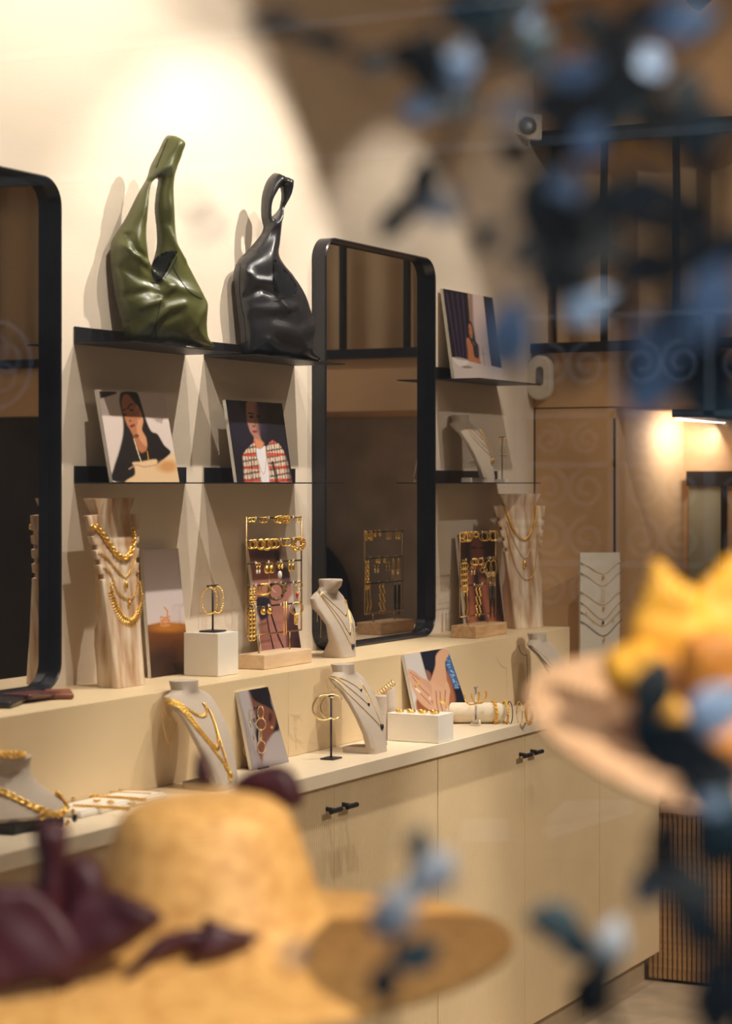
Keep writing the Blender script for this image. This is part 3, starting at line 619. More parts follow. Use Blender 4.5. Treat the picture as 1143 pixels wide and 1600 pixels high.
def p_hands(p):
    k = 1/8.16; Zp = lambda a: zc(a, k, 610, 1000)
    p.hard(Zp([(365,150),(650,115),(760,190),(830,400),(1020,1020),(850,1080),(700,960),(560,500),(470,500),(420,350)]), (24,28,44), 1)
    p.poly(Zp([(740,170),(790,300),(850,480),(870,600),(820,620),(760,520),(700,320)]), (70,110,160), 2); 
    rs = np.random.RandomState(4)
    for i in range(26): a = rs.uniform(0, 1); q = (715+a*130+rs.uniform(-25, 25), 260+a*360); p.ell(Zp([q])[0], (1.4, 1.0), (170,196,226), 0.6, 0.8)
    p.poly(Zp([(330,720),(600,760),(760,840),(850,950),(860,1090),(640,1100),(380,960)]), (150,84,50), 2); p.poly(Zp([(700,400),(760,520),(820,760),(760,830),(710,700)]), (170,104,70), 2); p.poly(Zp([(440,380),(500,420),(500,520),(460,480)]), (150,98,74), 1.5)
    p.poly(Zp([(850,920),(1010,1020),(860,1085)]), (120,126,140), 1.5)
    H1 = (206,158,128); H2 = (214,166,132)
    p.poly(Zp([(225,360),(300,390),(380,460),(480,520),(520,600),(510,720),(470,740),(560,860),(480,860),(360,760),(300,640),(240,480),(230,400)]), H1, 1)
    for a in (((230,400),(340,520),(470,650),(490,740)), ((250,470),(330,590),(440,700),(520,840)), ((290,560),(350,680),(450,790),(560,900))): p.line(Zp(a), 3.6, (212,166,136), 1, 1.5)
    for a in (((270,450),(370,580),(480,690)), ((300,560),(390,680),(500,800)), ((240,395),(360,490))): p.line(Zp(a), 0.5, (140,84,62), 0.9)
    p.poly(Zp([(650,120),(720,130),(740,190),(690,280),(700,420),(720,600),(740,700),(720,880),(640,960),(590,960),(540,800),(520,620),(500,520),(560,330),(570,200)]), H2, 1)
    for a in (((545,560),(540,700),(575,860),(600,955)), ((590,600),(590,760),(625,930),(640,980)), ((640,620),(650,760),(690,880),(700,960)), ((700,560),(725,650),(700,760),(715,890))): p.line(Zp(a), 3.4, (218,172,140), 1, 1.5)
    for a in (((570,640),(575,780),(610,930)), ((620,650),(625,790),(660,930)), ((690,640),(680,760),(700,860))): p.line(Zp(a), 0.6, (132,78,54), 0.9)
    for c in ((490,725), (595,935), (712,880)): p.ell(Zp([c])[0], (1.4, 3.0), (236,206,196), 0.5, 1, -15)
    p.line(Zp([(315,545),(350,535)]), 1.6, (226,178,70)); p.line(Zp([(320,600),(365,640)]), 1.6, (236,214,180)); p.line(Zp([(628,770),(690,805)]), 1.9, (230,180,76)); p.ell(Zp([(650,785)])[0], (2.5, 2), (246,216,140))
photo_print('photo print of two crossed hands wearing gold rings behind the white ring box', ((630,1022),(698,1013),(736,1125),(655,1137)), ZW+0.001, -0.322, -0.278, (206,198,192), p_hands)
# ------------------------------------------------------------------ jewellery busts
def super_ring(x, bf, bb, hw, z, n=28, e=3.0):
    """horizontal slice: width 2*hw along x, from b=bf (front) to b=bb (back); y = -b"""
    cy = (bf+bb)/2; ry = (bf-bb)/2; out = []
    for k in range(n):
        a = 2*math.pi*k/n; c, s_ = math.cos(a), math.sin(a)
        out.append(Vector((x+hw*math.copysign(abs(c)**(2/e), c), -(cy+ry*math.copysign(abs(s_)**(2/e), s_)), z)))
    return out
def form(rows, x, y, z, n=28, yaw=0.0):
    """rows: (z, b_front, b_back, half_width, exponent)"""
    R = [super_ring(0, bf, bb, hw, zz, n, e) for zz, bf, bb, hw, e in rows]; M = Matrix.Rotation(math.radians(yaw), 3, 'Z'); o = Vector((x, y, z))
    return MB().rings([[o+M @ p for p in r] for r in R])
WOOD = [(0, 0, -.062, .059, 12), (.05, -.006, -.063, .062, 12), (.10, -.013, -.067, .065, 12), (.135, -.018, -.064, .068, 12), (.16, -.021, -.050, .070, 12), (.19, -.025, -.044, .0725, 12), (.240, -.031, -.048, .0765, 12)]
for zz in (.250, .284, .318, .350):
    hw = .078+(zz-.25)*.23; WOOD += [(zz, -.032-(zz-.25)*.12, -.049-(zz-.25)*.12, hw, 12), (zz+.002, -.033-(zz-.25)*.12, -.050-(zz-.25)*.12, hw-.010, 12), (zz+.012, -.034-(zz-.25)*.12, -.051-(zz-.25)*.12, hw-.009, 12), (zz+.014, -.034-(zz-.25)*.12, -.051-(zz-.25)*.12, hw+.001, 12)]
WOOD += [(.398, -.050, -.067, .110, 12), (.400, -.050, -.067, .070, 12), (.402, -.050, -.072, .066, 12), (.438, -.046, -.082, .088, 12)]
LEAN = [(0, 0, -.10, .043, 5), (.012, -.002, -.10, .044, 5), (.015, -.003, -.030, .046, 4), (.05, -.012, -.036, .051, 4), (.09, -.027, -.050, .063, 4), (.13, -.047, -.070, .071, 4), (.16, -.066, -.094, .074, 3.5), (.180, -.080, -.118, .078, 3), (.192, -.088, -.132, .072, 2.6), (.198, -.088, -.134, .050, 2.2), (.204, -.086, -.138, .036, 2), (.222, -.086, -.144, .036, 2)]
CURL = [(0, 0, -.080, .043, 4), (.02, -.005, -.066, .050, 4), (.045, -.010, -.047, .060, 4), (.09, -.022, -.046, .074, 4), (.115, -.034, -.066, .080, 3.6), (.135, -.045, -.090, .083, 3.2), (.160, -.056, -.096, .083, 2.8), (.172, -.058, -.096, .066, 2.4), (.180, -.052, -.096, .042, 2.1), (.192, -.036, -.094, .034, 2), (.207, -.032, -.098, .036, 2), (.211, -.034, -.096, .034, 2)]
def scaled(rows, s): return [(a*s, b*s, c*s, d*s, e) for a, b, c, d, e in rows]
class Bust:
    def __init__(s, name, label, rows, u, v, z, m, group, scale=1.0, yaw=0.0, n=28, smooth=True, base_b=0.0):
        p = at(u, v, z=z); s.p = p; s.mb = form(scaled(rows, scale), p.x, p.y+base_b, z+0.0008, n, yaw)
        s.tree = s.mb.bvh(); s.ob = s.mb.build(name, m, None, smooth, origin=(p.x, p.y, z), flat_angle=38); tag(s.ob, label, 'bust', group)
    def onto(s, pts, off=0.002, per=8):
        """lay a pixel path on the bust's surface as seen from the front"""
        q = cat_rom([(a, b, 0) for a, b in pts], per); out = []; last = None
        for p in q:
            r = ray(p.x, p.y); h = s.tree.ray_cast(EYE, r.normalized())[0]
            if h is not None: last = (h-EYE).dot(FWD); out.append(h-r.normalized()*off)
            elif last is not None: out.append(EYE+r*last-r.normalized()*off)
        return out
def pendant(mb, c, kind, s=1.0):
    c = Vector(c)
    if kind == 'drop': mb.ball(c, 0.0045*s, 10, (0.7, 0.7, 1.5))
    elif kind == 'disc': mb.ball(c, 0.006*s, 12, (1.0, 0.35, 1.0))
    elif kind == 'gem': mb.ball(c, 0.005*s, 6, (0.9, 0.6, 1.3))
    return mb
def necklace(label, bust, path, style, parts=(), group='gold necklaces on display', m=None, off=0.002):
    pts = bust.onto(path, off) if bust is not None else [Vector(p) for p in path]
    c0 = pts[len(pts)//2]; root = thing('necklace', c0, label, 'necklace', group); m = m or M_gold; mb = MB()
    if style == 'curb': chain_links(mb, pts, 0.0125, 0.0115, 0.0026, 8, 5)
    elif style == 'paper': chain_links(mb, pts, 0.0125, 0.0045, 0.0009, 8, 4)
    elif style == 'rope': chain_links(mb, pts, 0.0068, 0.0062, 0.0016, 6, 4)
    elif style == 'fine': mb.tube(resample(pts, 0.004), 0.0011, 5)
    elif style == 'cord': mb.tube(resample(pts, 0.004), 0.0014, 6)
    mb.build('chain', m, root, True)
    for (nm, u, v, kind, sz, mm) in parts:
        q = bust.onto([(u, v), (u, v+0.5)], off+0.002)
        q = q[0] if q else EYE+ray(u, v)*(sum((p-EYE).dot(FWD) for p in pts)/len(pts)-0.004)
        MB.build(pendant(MB(), q, kind, sz), nm, mm, root, True)
    return root
def zz(pts, k, ox, oy): return [(ox+k*a, oy+k*b) for a, b in pts]
R4 = lambda p: zz(p, 0.2625, 0, 760)
# tall driftwood bust with four necklaces
bA = Bust('necklace_bust', 'tall bleached wood bust with notched sides beside the left mirror', WOOD, 207, 1073, ZL, M_wood, 'jewellery busts', n=40, base_b=0.0)
necklace('chunky gold curb chain at the top of the tall wood bust', bA, R4([(548,245),(575,240),(610,285),(650,345),(690,400),(740,430),(775,400),(795,320),(790,250)]), 'curb', off=0.004)
necklace('gold paperclip chain with an oval drop on the tall wood bust', bA, R4([(590,395),(640,430),(690,490),(745,540),(780,500),(805,420)]), 'paper', (('pendant', *R4([(750,590)])[0], 'drop', 1.7, M_gold),), off=0.003)
necklace('gold link chain with a small drop, third on the tall wood bust', bA, R4([(620,485),(660,520),(700,630),(765,670),(810,630),(822,500)]), 'paper', (('pendant', *R4([(770,700)])[0], 'drop', 1.3, M_gold),), off=0.003)
sp = necklace('gold collar of spikes lowest on the tall wood bust', bA, R4([(660,580),(672,640),(700,720),(740,780),(790,790),(825,720),(838,640),(830,570)]), 'rope', off=0.003)
pth = resample(bA.onto(R4([(668,630),(700,725),(740,790),(790,795),(828,725),(840,640)]), 0.0035), 0.0062)
cc = sum(pth, Vector((0, 0, 0)))/len(pth)
for q in pth:
    dr_ = ((q-cc).normalized()+Vector((0, 0, -0.6))).normalized(); MB().tube([q, q+dr_*0.010, q+dr_*0.017], [0.0016, 0.0019, 0.0004], 5).build('spike', M_gold, sp, True)
# hanging chain ends behind the left edge
yb = bA.p.y+0.06
for k, (pp, st, lab) in enumerate(((R4([(570,430),(575,520),(580,640),(590,760),(592,800)]), 'paper', 'gold paperclip chain tail hanging at the near side of the tall wood bust'), (R4([(600,450),(612,560),(612,690),(606,880)]), 'fine', 'fine gold chain tail hanging at the near side of the tall wood bust'))):
    t = [at(u, v, y=bA.p.y+0.048) for u, v in pp]; necklace(lab, None, cat_rom(t, 6), st)
# second wood bust by the corner
bB = Bust('necklace_bust', 'bleached wood bust next to the low earring rack', WOOD, 828, 982, ZL, M_wood, 'jewellery busts', n=40, yaw=-27)
R6 = lambda p: zz(p, 0.2887, 570, 790)
necklace('twisted gold chain high on the wood bust next to the low earring rack', bB, R6([(755,0),(775,60),(810,140),(860,185),(900,140),(922,60),(925,0)]), 'rope', off=0.004)
necklace('fine gold chain with a teardrop pendant on the far wood bust', bB, R6([(765,80),(800,180),(862,285),(900,210),(930,100)]), 'fine', (('pendant', *R6([(862,318)])[0], 'drop', 2.2, M_gold),), m=M_goldp, off=0.003)
necklace('long plain gold chain lowest on the far wood bust', bB, R6([(760,110),(790,250),(830,360),(880,402),(920,340),(932,150)]), 'fine', off=0.003)

# linen busts
R5 = lambda p: zz(p, 0.2712, 270, 790)
bC = Bust('necklace_bust', 'curled oat linen bust in front of the far mirror', CURL, 549, 1027, ZL, M_linen, 'jewellery busts')
necklace('short fine gold necklace with an oval charm on the curled linen bust', bC, R5([(835,480),(900,545),(960,600),(995,632),(1002,590),(985,540)]), 'fine', (('pendant', *R5([(997,632)])[0], 'disc', 0.8, M_gold),), m=M_goldp)
necklace('fine gold necklace with a ring charm on the curled linen bust', bC, R5([(828,478),(900,570),(970,660),(1018,735),(1020,660),(992,540)]), 'fine', (('pendant', *R5([(1020,738)])[0], 'disc', 0.9, M_goldp),), m=M_goldp)
necklace('long gold necklace with a dark stone on the curled linen bust', bC, R5([(822,476),(880,560),(960,680),(1037,815),(1040,720),(998,545)]), 'fine', (('pendant', *R5([(1037,812)])[0], 'gem', 1.6, M_stone),))
t = [at(u, v, y=bC.p.y+0.075) for u, v in R5([(830,612),(832,640),(830,670)])]; necklace('tiny gold chain end hanging behind the curled linen bust', None, t, 'fine', m=M_goldp)
t = [at(u, v, y=bC.p.y+0.075) for u, v in R5([(851,625),(852,690),(850,760)])]; necklace('long gold chain end with a bead hanging behind the curled linen bust', None, t, 'fine', m=M_goldp)

R1 = lambda p: zz(p, 0.245, 220, 1050)
bD = Bust('necklace_bust', 'leaning linen bust rising behind the big straw hat', LEAN, 348, 1232, ZW, M_linen, 'jewellery busts', 1.08, base_b=-0.02)
necklace('short gold chain with a medallion on the leaning bust behind the straw hat', bD, R1([(135,180),(220,185),(300,240),(370,280),(410,275),(415,240),(395,200)]), 'rope')
necklace('thick gold chain with a round charm on the leaning bust behind the straw hat', bD, R1([(140,175),(240,200),(320,290),(410,410),(485,480),(480,380),(440,260),(395,205)]), 'rope', (('pendant', *R1([(490,485)])[0], 'disc', 1.3, M_gold),))
necklace('long gold chain with a torpedo drop on the leaning bust behind the straw hat', bD, R1([(150,190),(250,230),(330,330),(430,450),(520,570),(560,640),(530,530),(490,400),(450,270)]), 'rope', (('pendant', *R1([(568,665)])[0], 'drop', 2.0, M_gold),))
yb = bD.p.y+0.11
necklace('loop of thin gold chain hanging under the bust behind the straw hat', None, cat_rom([at(u, v, y=yb) for u, v in R1([(132,200),(140,320),(165,430),(180,455),(205,420),(228,320)])], 6), 'fine')
necklace('gold chain end with a bead hanging under the bust behind the straw hat', None, cat_rom([at(u, v, y=yb) for u, v in R1([(150,240),(185,300),(200,295),(196,325)])], 6)+[at(*R1([(180,460)])[0], y=yb), at(*R1([(178,545)])[0], y=yb)], 'fine', m=M_goldp)

R2 = lambda p: zz(p, 0.2012, 470, 1020)
bE = Bust('necklace_bust', 'leaning linen bust beside the large open hoop earrings', LEAN, 597, 1176, ZW, M_linen, 'jewellery busts', 1.0)
necklace('short gold necklace with a tiny blue stone on the middle linen bust', bE, R2([(195,178),(260,185),(340,210),(420,255),(468,290),(470,240),(455,215)]), 'fine', (('pendant', *R2([(468,292)])[0], 'gem', 0.8, M_stone),), m=M_goldp)
necklace('gold necklace with a small blue stone on the middle linen bust', bE, R2([(195,182),(280,200),(370,270),(460,345),(528,400),(510,320),(470,235)]), 'fine', (('pendant', *R2([(527,402)])[0], 'gem', 0.9, M_stone),))
necklace('double gold necklace with a long blue stone on the middle linen bust', bE, R2([(195,186),(270,215),(360,310),(480,430),(590,540),(628,590),(590,470),(530,340),(475,240)]), 'fine', (('pendant', *R2([(628,578)])[0], 'gem', 1.7, M_stone),))
yb = bE.p.y+0.10
necklace('gold chain loop hanging under the middle linen bust', None, cat_rom([at(u, v, y=yb) for u, v in R2([(195,195),(205,260),(232,305),(265,265)])], 6), 'fine', m=M_goldp)

R7 = lambda p: zz(p, 0.245, 620, 430)
bF = Bust('necklace_bust', 'leaning linen bust on the steel shelf next to a small earring stand', LEAN, 769, 757.3, ZM+0.0016, M_linen, 'jewellery busts', 0.97) if False else None
# the shelf is at eye level, so its bust is set by its distance from the wall
class ShelfBust(Bust):
    def __init__(s, label):
        s.p = Vector((xon(768, -0.145), -0.145, ZM+0.0016)); s.mb = form(scaled(LEAN, 0.97), s.p.x, s.p.y, s.p.z+0.0005); s.tree = s.mb.bvh()
        s.ob = s.mb.build('necklace_bust', M_linen, None, True, origin=s.p, flat_angle=38); tag(s.ob, label, 'bust', 'jewellery busts')
bF = ShelfBust('leaning linen bust on the steel shelf next to a small earring stand')
necklace('short fine gold necklace on the bust standing on the steel shelf', bF, R7([(455,965),(500,1000),(545,1045),(540,1010),(520,975)]), 'fine', (('pendant', *R7([(543,1046)])[0], 'disc', 0.5, M_gold),), m=M_goldp)
necklace('gold necklace looping lower on the bust standing on the steel shelf', bF, R7([(445,970),(500,1030),(568,1100),(570,1070),(530,985)]), 'fine', m=M_goldp)
necklace('gold necklace with an oblong pendant on the bust standing on the steel shelf', bF, R7([(440,972),(500,1055),(600,1155),(605,1130),(560,1030),(535,985)]), 'fine', (('pendant', *R7([(610,1185)])[0], 'drop', 1.6, M_gold),))
R3 = lambda p: zz(p, 0.245, 600, 980)
bG = Bust('necklace_bust', 'leaning linen bust with a purple cord behind the pale hat', LEAN, 892, 1104, ZW, M_linen, 'jewellery busts', 1.0)
necklace('dark purple cord necklace on the bust behind the pale hat', bG, R3([(855,112),(900,115),(950,145),(1000,195),(1060,260)]), 'cord', m=M_cord)
necklace('fine gold necklace on the bust behind the pale hat', bG, R3([(920,110),(985,150),(1040,205),(1075,250)]), 'fine', m=M_goldp)
yb = bG.p.y+0.10
necklace('purple cord end with a gold drop hanging beside the counter bust', None, cat_rom([at(u, v, y=yb) for u, v in R3([(855,115),(870,160),(895,180),(908,172)])], 6)+[at(*R3([(912,260)])[0], y=yb), at(*R3([(912,355)])[0], y=yb)], 'fine', m=M_cord)

# low flared bust with a bangle, at the left edge
p = at(45, 1294, z=ZW); bx_, by_ = p.x, p.y+0.03
MB().box((bx_-0.09, by_-0.06, ZW+0.0005), (bx_+0.08, by_+0.05, ZW+0.022), 0.002).build('riser', M_black, None, origin=(bx_, by_, ZW))
tag(bpy.data.objects['riser'], 'black plinth block under the low flared bust', 'riser')
FL = [(.0, .075, -.05, .105, 2.2), (.008, .080, -.055, .11, 2.2), (.024, .066, -.055, .10, 2.2), (.045, .036, -.055, .078, 2.1), (.065, .014, -.052, .060, 2), (.085, .004, -.050, .050, 2), (.105, .006, -.052, .050, 2), (.113, .010, -.056, .054, 2), (.116, .008, -.054, .052, 2)]
class LowBust(Bust):
    def __init__(s):
        s.p = Vector((bx_, by_, ZW+0.023)); s.mb = form(FL, bx_, by_, ZW+0.0232, 32, -14); s.tree = s.mb.bvh()
        s.ob = s.mb.build('necklace_bust', M_linen, None, True, origin=s.p, flat_angle=50); tag(s.ob, 'low flared linen bust with a bangle on top, near the left edge', 'bust', 'jewellery busts')
bH = LowBust()
RL = lambda p: zz(p, 0.2275, 0, 1160)
necklace('heavy gold charm necklace draped over the low flared bust', bH, RL([(-30,325),(30,345),(110,385),(200,430),(290,465),(370,495),(430,485),(455,440),(420,390),(392,345)]), 'curb',
         (('charm', *RL([(290,505)])[0], 'disc', 1.5, M_gold), ('charm', *RL([(420,550)])[0], 'gem', 1.8, M_stone), ('charm', *RL([(465,552)])[0], 'disc', 1.1, M_gold), ('charm', *RL([(512,520)])[0], 'gem', 1.6, M_stone), ('charm', *RL([(500,475)])[0], 'drop', 1.2, M_gold)), off=0.005)
ct = Vector((bx_, by_+0.022, ZW+0.1415)); bg_ = MB(); chain_links(bg_, [ct+Vector((0.034*math.cos(a), 0.034*math.sin(a), 0.002)) for a in np.linspace(0, 2*math.pi, 40)], 0.0095, 0.0085, 0.0018, 8, 5, up=(0, 0, 1))
tag(bg_.build('bangle', M_gold, None, True, origin=ct), 'gold link bangle lying on top of the low flared bust', 'bracelet')
# ------------------------------------------------------------------ cubes, boxes, earring racks and stands
ORD = ['first', 'second', 'third', 'fourth', 'fifth', 'sixth', 'seventh', 'eighth', 'ninth', 'tenth', 'eleventh', 'twelfth']
NV = Vector((-0.62, -0.78, 0)).normalized()          # the way most hoops on the racks happen to face
cb = MB().box((4.577, -0.192, ZL+0.0008), (4.675, -0.094, ZL+0.106), 0.0012).build('display_cube', M_white, None, origin=(4.626, -0.143, ZL)); tag(cb, 'white lacquered cube carrying a small black earring stand', 'cube')
def t_stand(label, x, y, z, h, w, base, m, thick=0.0026, bar_dir=Vector((1, 0, 0)), name='earring_stand', bmat=None, bh=0.004):
    t = thing(name, (x, y, z), label, 'stand', 'earring stands')
    MB().box((x-base[0]/2, y-base[1]/2, z+0.0005), (x+base[0]/2, y+base[1]/2, z+bh)).build('base', bmat or m, t)
    MB().tube([(x, y, z+bh), (x, y, z+h)], thick, 8).build('pole', m, t, True)
    c = Vector((x, y, z+h)); MB().tube([c-bar_dir*w/2, c+bar_dir*w/2], thick, 8).build('crossbar', m, t, True); return t
def hoop(label, c, r, th, m=M_gold, ax=NV, style='plain', sy=1.0, arc=1.0, start=0.0, group='gold earrings', n=26):
    mb = MB(); c = Vector(c)
    if style == 'beaded':
        a_ = Vector(ax).normalized(); u_ = Vector((0, 0, 1)); b_ = a_.cross(u_)
        for i in range(n): w = 2*math.pi*i/n; mb.ball(c+u_*(math.cos(w)*r*sy)+b_*(math.sin(w)*r), th*1.35, 6)
    elif style == 'twist':
        a_ = Vector(ax).normalized(); u_ = Vector((0, 0, 1)); b_ = a_.cross(u_)
        chain_links(mb, [c+u_*(math.cos(w)*r)+b_*(math.sin(w)*r) for w in np.linspace(start, start+2*math.pi*arc, 40)], th*4.2, th*3.4, th*0.8, 6, 4, up=a_)
    else: mb.torus(c, r, th, ax, n, 7, sy, arc, start)
    return tag(mb.build('earring', m, None, True, origin=c+Vector((0, 0, r*sy))), label, 'earring', group)
def dangle(label, top, pieces, group='gold earrings', hook=M_gold):
    """pieces: (name, builder(mb, p), material); p is the hanging point"""
    top = Vector(top); t = thing('earring', top, label, 'earring', group)
    MB().torus(top+Vector((0, 0, -0.004)), 0.004, 0.0008, NV, 12, 5).build('hook', hook, t, True)
    for nm, fn, m in pieces: mb = MB(); fn(mb, top+Vector((0, 0, -0.008))); mb.build(nm, m, t, True)
    return t
# small stand on the cube with beaded hoops
t_stand('small black earring stand on top of the white cube', 4.622, -0.15, ZL+0.1065, 0.114, 0.05, (0.055, 0.045), M_black)
zt = ZL+0.1065+0.114
hoop('beaded gold oval hoop on the near arm of the stand on the cube', (4.603, -0.152, zt-0.037), 0.019, 0.0021, style='beaded', sy=1.75, ax=(-0.8, -0.6, 0), n=30)
hoop('beaded gold oval hoop on the far arm of the stand on the cube', (4.643, -0.152, zt-0.036), 0.019, 0.0021, style='beaded', sy=1.75, ax=(-0.25, -1, 0), n=30)

M_bar = mat('dark_bronze_bar', (0.05, 0.032, 0.022), 0.4, 0.6, var=0.2, scale=50)
def rack(label, x0, x1, yb0, yb1, ypl, bars, legs, mbase, mrod, base_h=0.038):
    """wood block with a rod frame parallel to the wall; bars = heights"""
    t = thing('earring_rack', ((x0+x1)/2, (yb0+yb1)/2, ZL), label, 'rack', 'earring racks')
    MB().box((x0, yb0, ZL+0.0006), (x1, yb1, ZL+base_h), 0.002).build('block', mbase, t)
    xa, xb_, zt_, zb_ = legs
    MB().tube([(xa, ypl, zb_), (xa, ypl, zt_)], 0.0022, 8).build('side_rod', mrod, t, True); MB().tube([(xb_, ypl, zb_), (xb_, ypl, zt_)], 0.0022, 8).build('side_rod', mrod, t, True)
    for z in bars:
        MB().tube([(xa, ypl, z), (xb_, ypl, z)], 0.0022, 8).build('bar', M_bar, t, True)
        for q in (0.15, 0.38, 0.6, 0.83): x = xa+(xb_-xa)*q; MB().box((x-0.003, ypl-0.0035, z-0.002), (x+0.003, ypl-0.001, z+0.005)).build('price_tag', M_card, t)
    MB().tube([(xa, ypl, zb_), (xb_, ypl, zb_)], 0.0022, 8).build('bar', mrod, t, True)
    for q in (0.22, 0.78): x = xa+(xb_-xa)*q; MB().tube([(x, ypl, ZL+base_h-0.002), (x, ypl, zb_)], 0.0022, 8).build('leg', mrod, t, True)
    return t
# rack 1: five bars
y1_ = -0.157; K1 = lambda u, v: at(375+u*0.15625, 800+v*0.15625, y=y1_)
q0, q1 = K1(62, 65), K1(612, 52); xa, xb_ = q0.x, q1.x
zs = [(K1(a, b).z+K1(c, d).z)/2 for a, b, c, d in ((62,65,612,52), (66,292,612,268), (72,515,612,484), (80,742,612,694), (90,958,612,906))]; zb_ = (K1(62,1245).z+K1(606,1180).z)/2
rack('tall brass earring rack on a pale wood block between the cube and the curled bust', 4.80, 5.054, -0.195, -0.119, y1_, zs, (xa, xb_, zs[0]+0.004, zb_), M_beech, M_brass)
RK = ' bar of tall rack'; BARN = ['top', 'second', 'third', 'fourth', 'lowest']
def px_r(w): return w*0.15625/ (F/ (K1(330, 600)-EYE).dot(FWD)) # zoomed pixels to metres
def on_bar(bar, u, dz): q = K1(u, 100); return Vector((q.x, y1_-0.004, zs[bar]-dz))
row = [(85,20,.0015,'beaded'),(118,20,.0015,'beaded'),(205,26,.0013,'plain'),(238,26,.0013,'plain'),(350,26,.0018,'plain'),(385,28,.0024,'twist'),(430,27,.0018,'twist'),(458,27,.0018,'twist'),(550,30,.0011,'plain'),(572,30,.0011,'plain')]
for i, (u, r, th, st) in enumerate(row): rr = px_r(r); hoop('small gold hoop, %s from the left on the top%s' % (ORD[i], RK), on_bar(0, u, rr-0.002), rr, th, style=st)
row = [(98,40,.0022,'plain'),(126,40,.0022,'plain'),(196,44,.0034,'plain'),(255,48,.0036,'plain'),(310,44,.0026,'plain'),(345,44,.0026,'plain'),(432,36,.0016,'plain'),(468,36,.0016,'plain'),(550,58,.0022,'twist'),(580,56,.0022,'twist')]
for i, (u, r, th, st) in enumerate(row): rr = px_r(r); hoop('thick gold hoop, %s from the left on the second%s' % (ORD[i], RK), on_bar(1, u, rr-0.002), rr, th, style=st)
S_ = lambda w: px_r(w)
for i, u in enumerate((155, 180)): dangle('tiny gold pearl drop earring, %s from left on the third%s' % (ORD[i], RK), on_bar(2, u, 0), [('drop', lambda mb, p: mb.ball(p+Vector((0, 0, -S_(55))), S_(14), 8, (.8, .8, 1.6)), M_pearl), ('link', lambda mb, p: mb.tube([p, p+Vector((0, 0, -S_(40)))], .0012, 6), M_gold)])
for i, u in enumerate((255, 300)): dangle('domed gold shell earring, %s on the third%s' % (['left one', 'right one'][i], RK), on_bar(2, u, 0), [('shell', lambda mb, p: mb.ball(p+Vector((0, 0, -S_(38))), S_(46), 12, (.85, .6, 1.0)), M_gold)])
for i, u in enumerate((372, 402)):
    pc = [('cluster', lambda mb, p: [mb.ball(p+Vector((S_(12)*a, -S_(6), -S_(20)+S_(14)*b)), S_(11), 8) for a, b in ((-1, 0), (1, 0), (0, -1), (0, 1))], M_gold)]
    if i == 0: pc.append(('baroque_pearl', lambda mb, p: mb.ball(p+Vector((S_(10), -S_(8), -S_(100))), S_(36), 12, (.8, .6, 1.2)), M_pearl))
    dangle('gold cluster earring%s, third%s' % ([' with a hanging baroque pearl', ' without a pearl'][i], RK), on_bar(2, u, 0), pc)
for i, u in enumerate((480, 515)): dangle('fan shaped gold earring, %s on the third%s' % (['left one', 'right one'][i], RK), on_bar(2, u, 0), [('leaf', lambda mb, p: mb.ball(p+Vector((0, 0, -S_(35))), S_(34), 10, (.6, .4, 1.3)), M_gold)])
for i, u in enumerate((100, 130)): dangle('gold honeycomb drop earring, %s on the fourth%s' % (['left one', 'right one'][i], RK), on_bar(3, u, 0), [('links', lambda mb, p: [mb.torus(p+Vector((S_(10)*((k % 2)*2-1), 0, -S_(18)-S_(24)*k)), S_(18), .0016, NV, 10, 5) for k in range(6)], M_gold)])
for i, u in enumerate((212, 242)): rr = px_r(54); hoop('medium gold hoop, %s on the fourth%s' % (['left one', 'right one'][i], RK), on_bar(3, u, rr-.002), rr, .0022)
rr = px_r(82); hoop('large tortoiseshell hoop earring in the middle of the fourth'+RK, on_bar(3, 345, rr-.002), rr, .0042, M_tort)
hoop('small edge-on tortoiseshell hoop on the fourth'+RK, on_bar(3, 440, px_r(42)), px_r(40), .003, M_tort, ax=(0.3, -1, 0))
rr = px_r(40); dangle('thin gold hoop with a red charm on the fourth'+RK, on_bar(3, 556, 0), [('ring', lambda mb, p: mb.torus(p+Vector((0, 0, -px_r(36))), px_r(38), .0008, NV, 22, 5), M_goldp), ('charm', lambda mb, p: mb.lathe(p+Vector((0, 0, -px_r(140))), [(.0005, 0), (px_r(15), px_r(36)), (px_r(17), px_r(52)), (px_r(6), px_r(64))], 8), M_red)])
rr = px_r(40); hoop('thin pale gold hoop next to the red charm on the fourth'+RK, on_bar(3, 575, rr-.002), rr, .0008, M_goldp)
for i, u in enumerate((92, 122)): dangle('long gold box chain earring, %s on the lowest%s' % (['left one', 'right one'][i], RK), on_bar(4, u, 0), [('chain', lambda mb, p: [mb.torus(p+Vector((0, 0, -S_(20)-S_(42)*k)), S_(20), .0018, NV, 8, 4) for k in range(7)], M_gold)])
for i, u in enumerate((218, 282)): dangle('gold ball stud earring, %s on the lowest%s' % (['left one', 'right one'][i], RK), on_bar(4, u, 0), [('ball', lambda mb, p: mb.ball(p+Vector((0, 0, -S_(20))), S_(28), 12, (1, 1, 1.2)), M_gold)])
for i, u in enumerate((425, 448)): dangle('long gold bar earring, %s on the lowest%s' % (['left one', 'right one'][i], RK), on_bar(4, u, 0), [('bar', lambda mb, p: mb.tube([p+Vector((0, 0, S_(60))), p+Vector((0, 0, -S_(280)))], .0012, 6), M_gold)])
for i, (u, r) in enumerate(((545, 62), (562, 60))): rr = px_r(r); hoop('large thin gold hoop, %s on the lowest%s' % (['left one', 'right one'][i], RK), on_bar(4, u, rr-.002), rr, .0013)
dangle('small gold coil earring hanging below the large hoops on the tall rack', on_bar(4, 545, px_r(110)), [('coil', lambda mb, p: [mb.torus(p+Vector((0, 0, -S_(14)*k)), S_(20), .0012, NV, 10, 4) for k in range(5)], M_gold)])

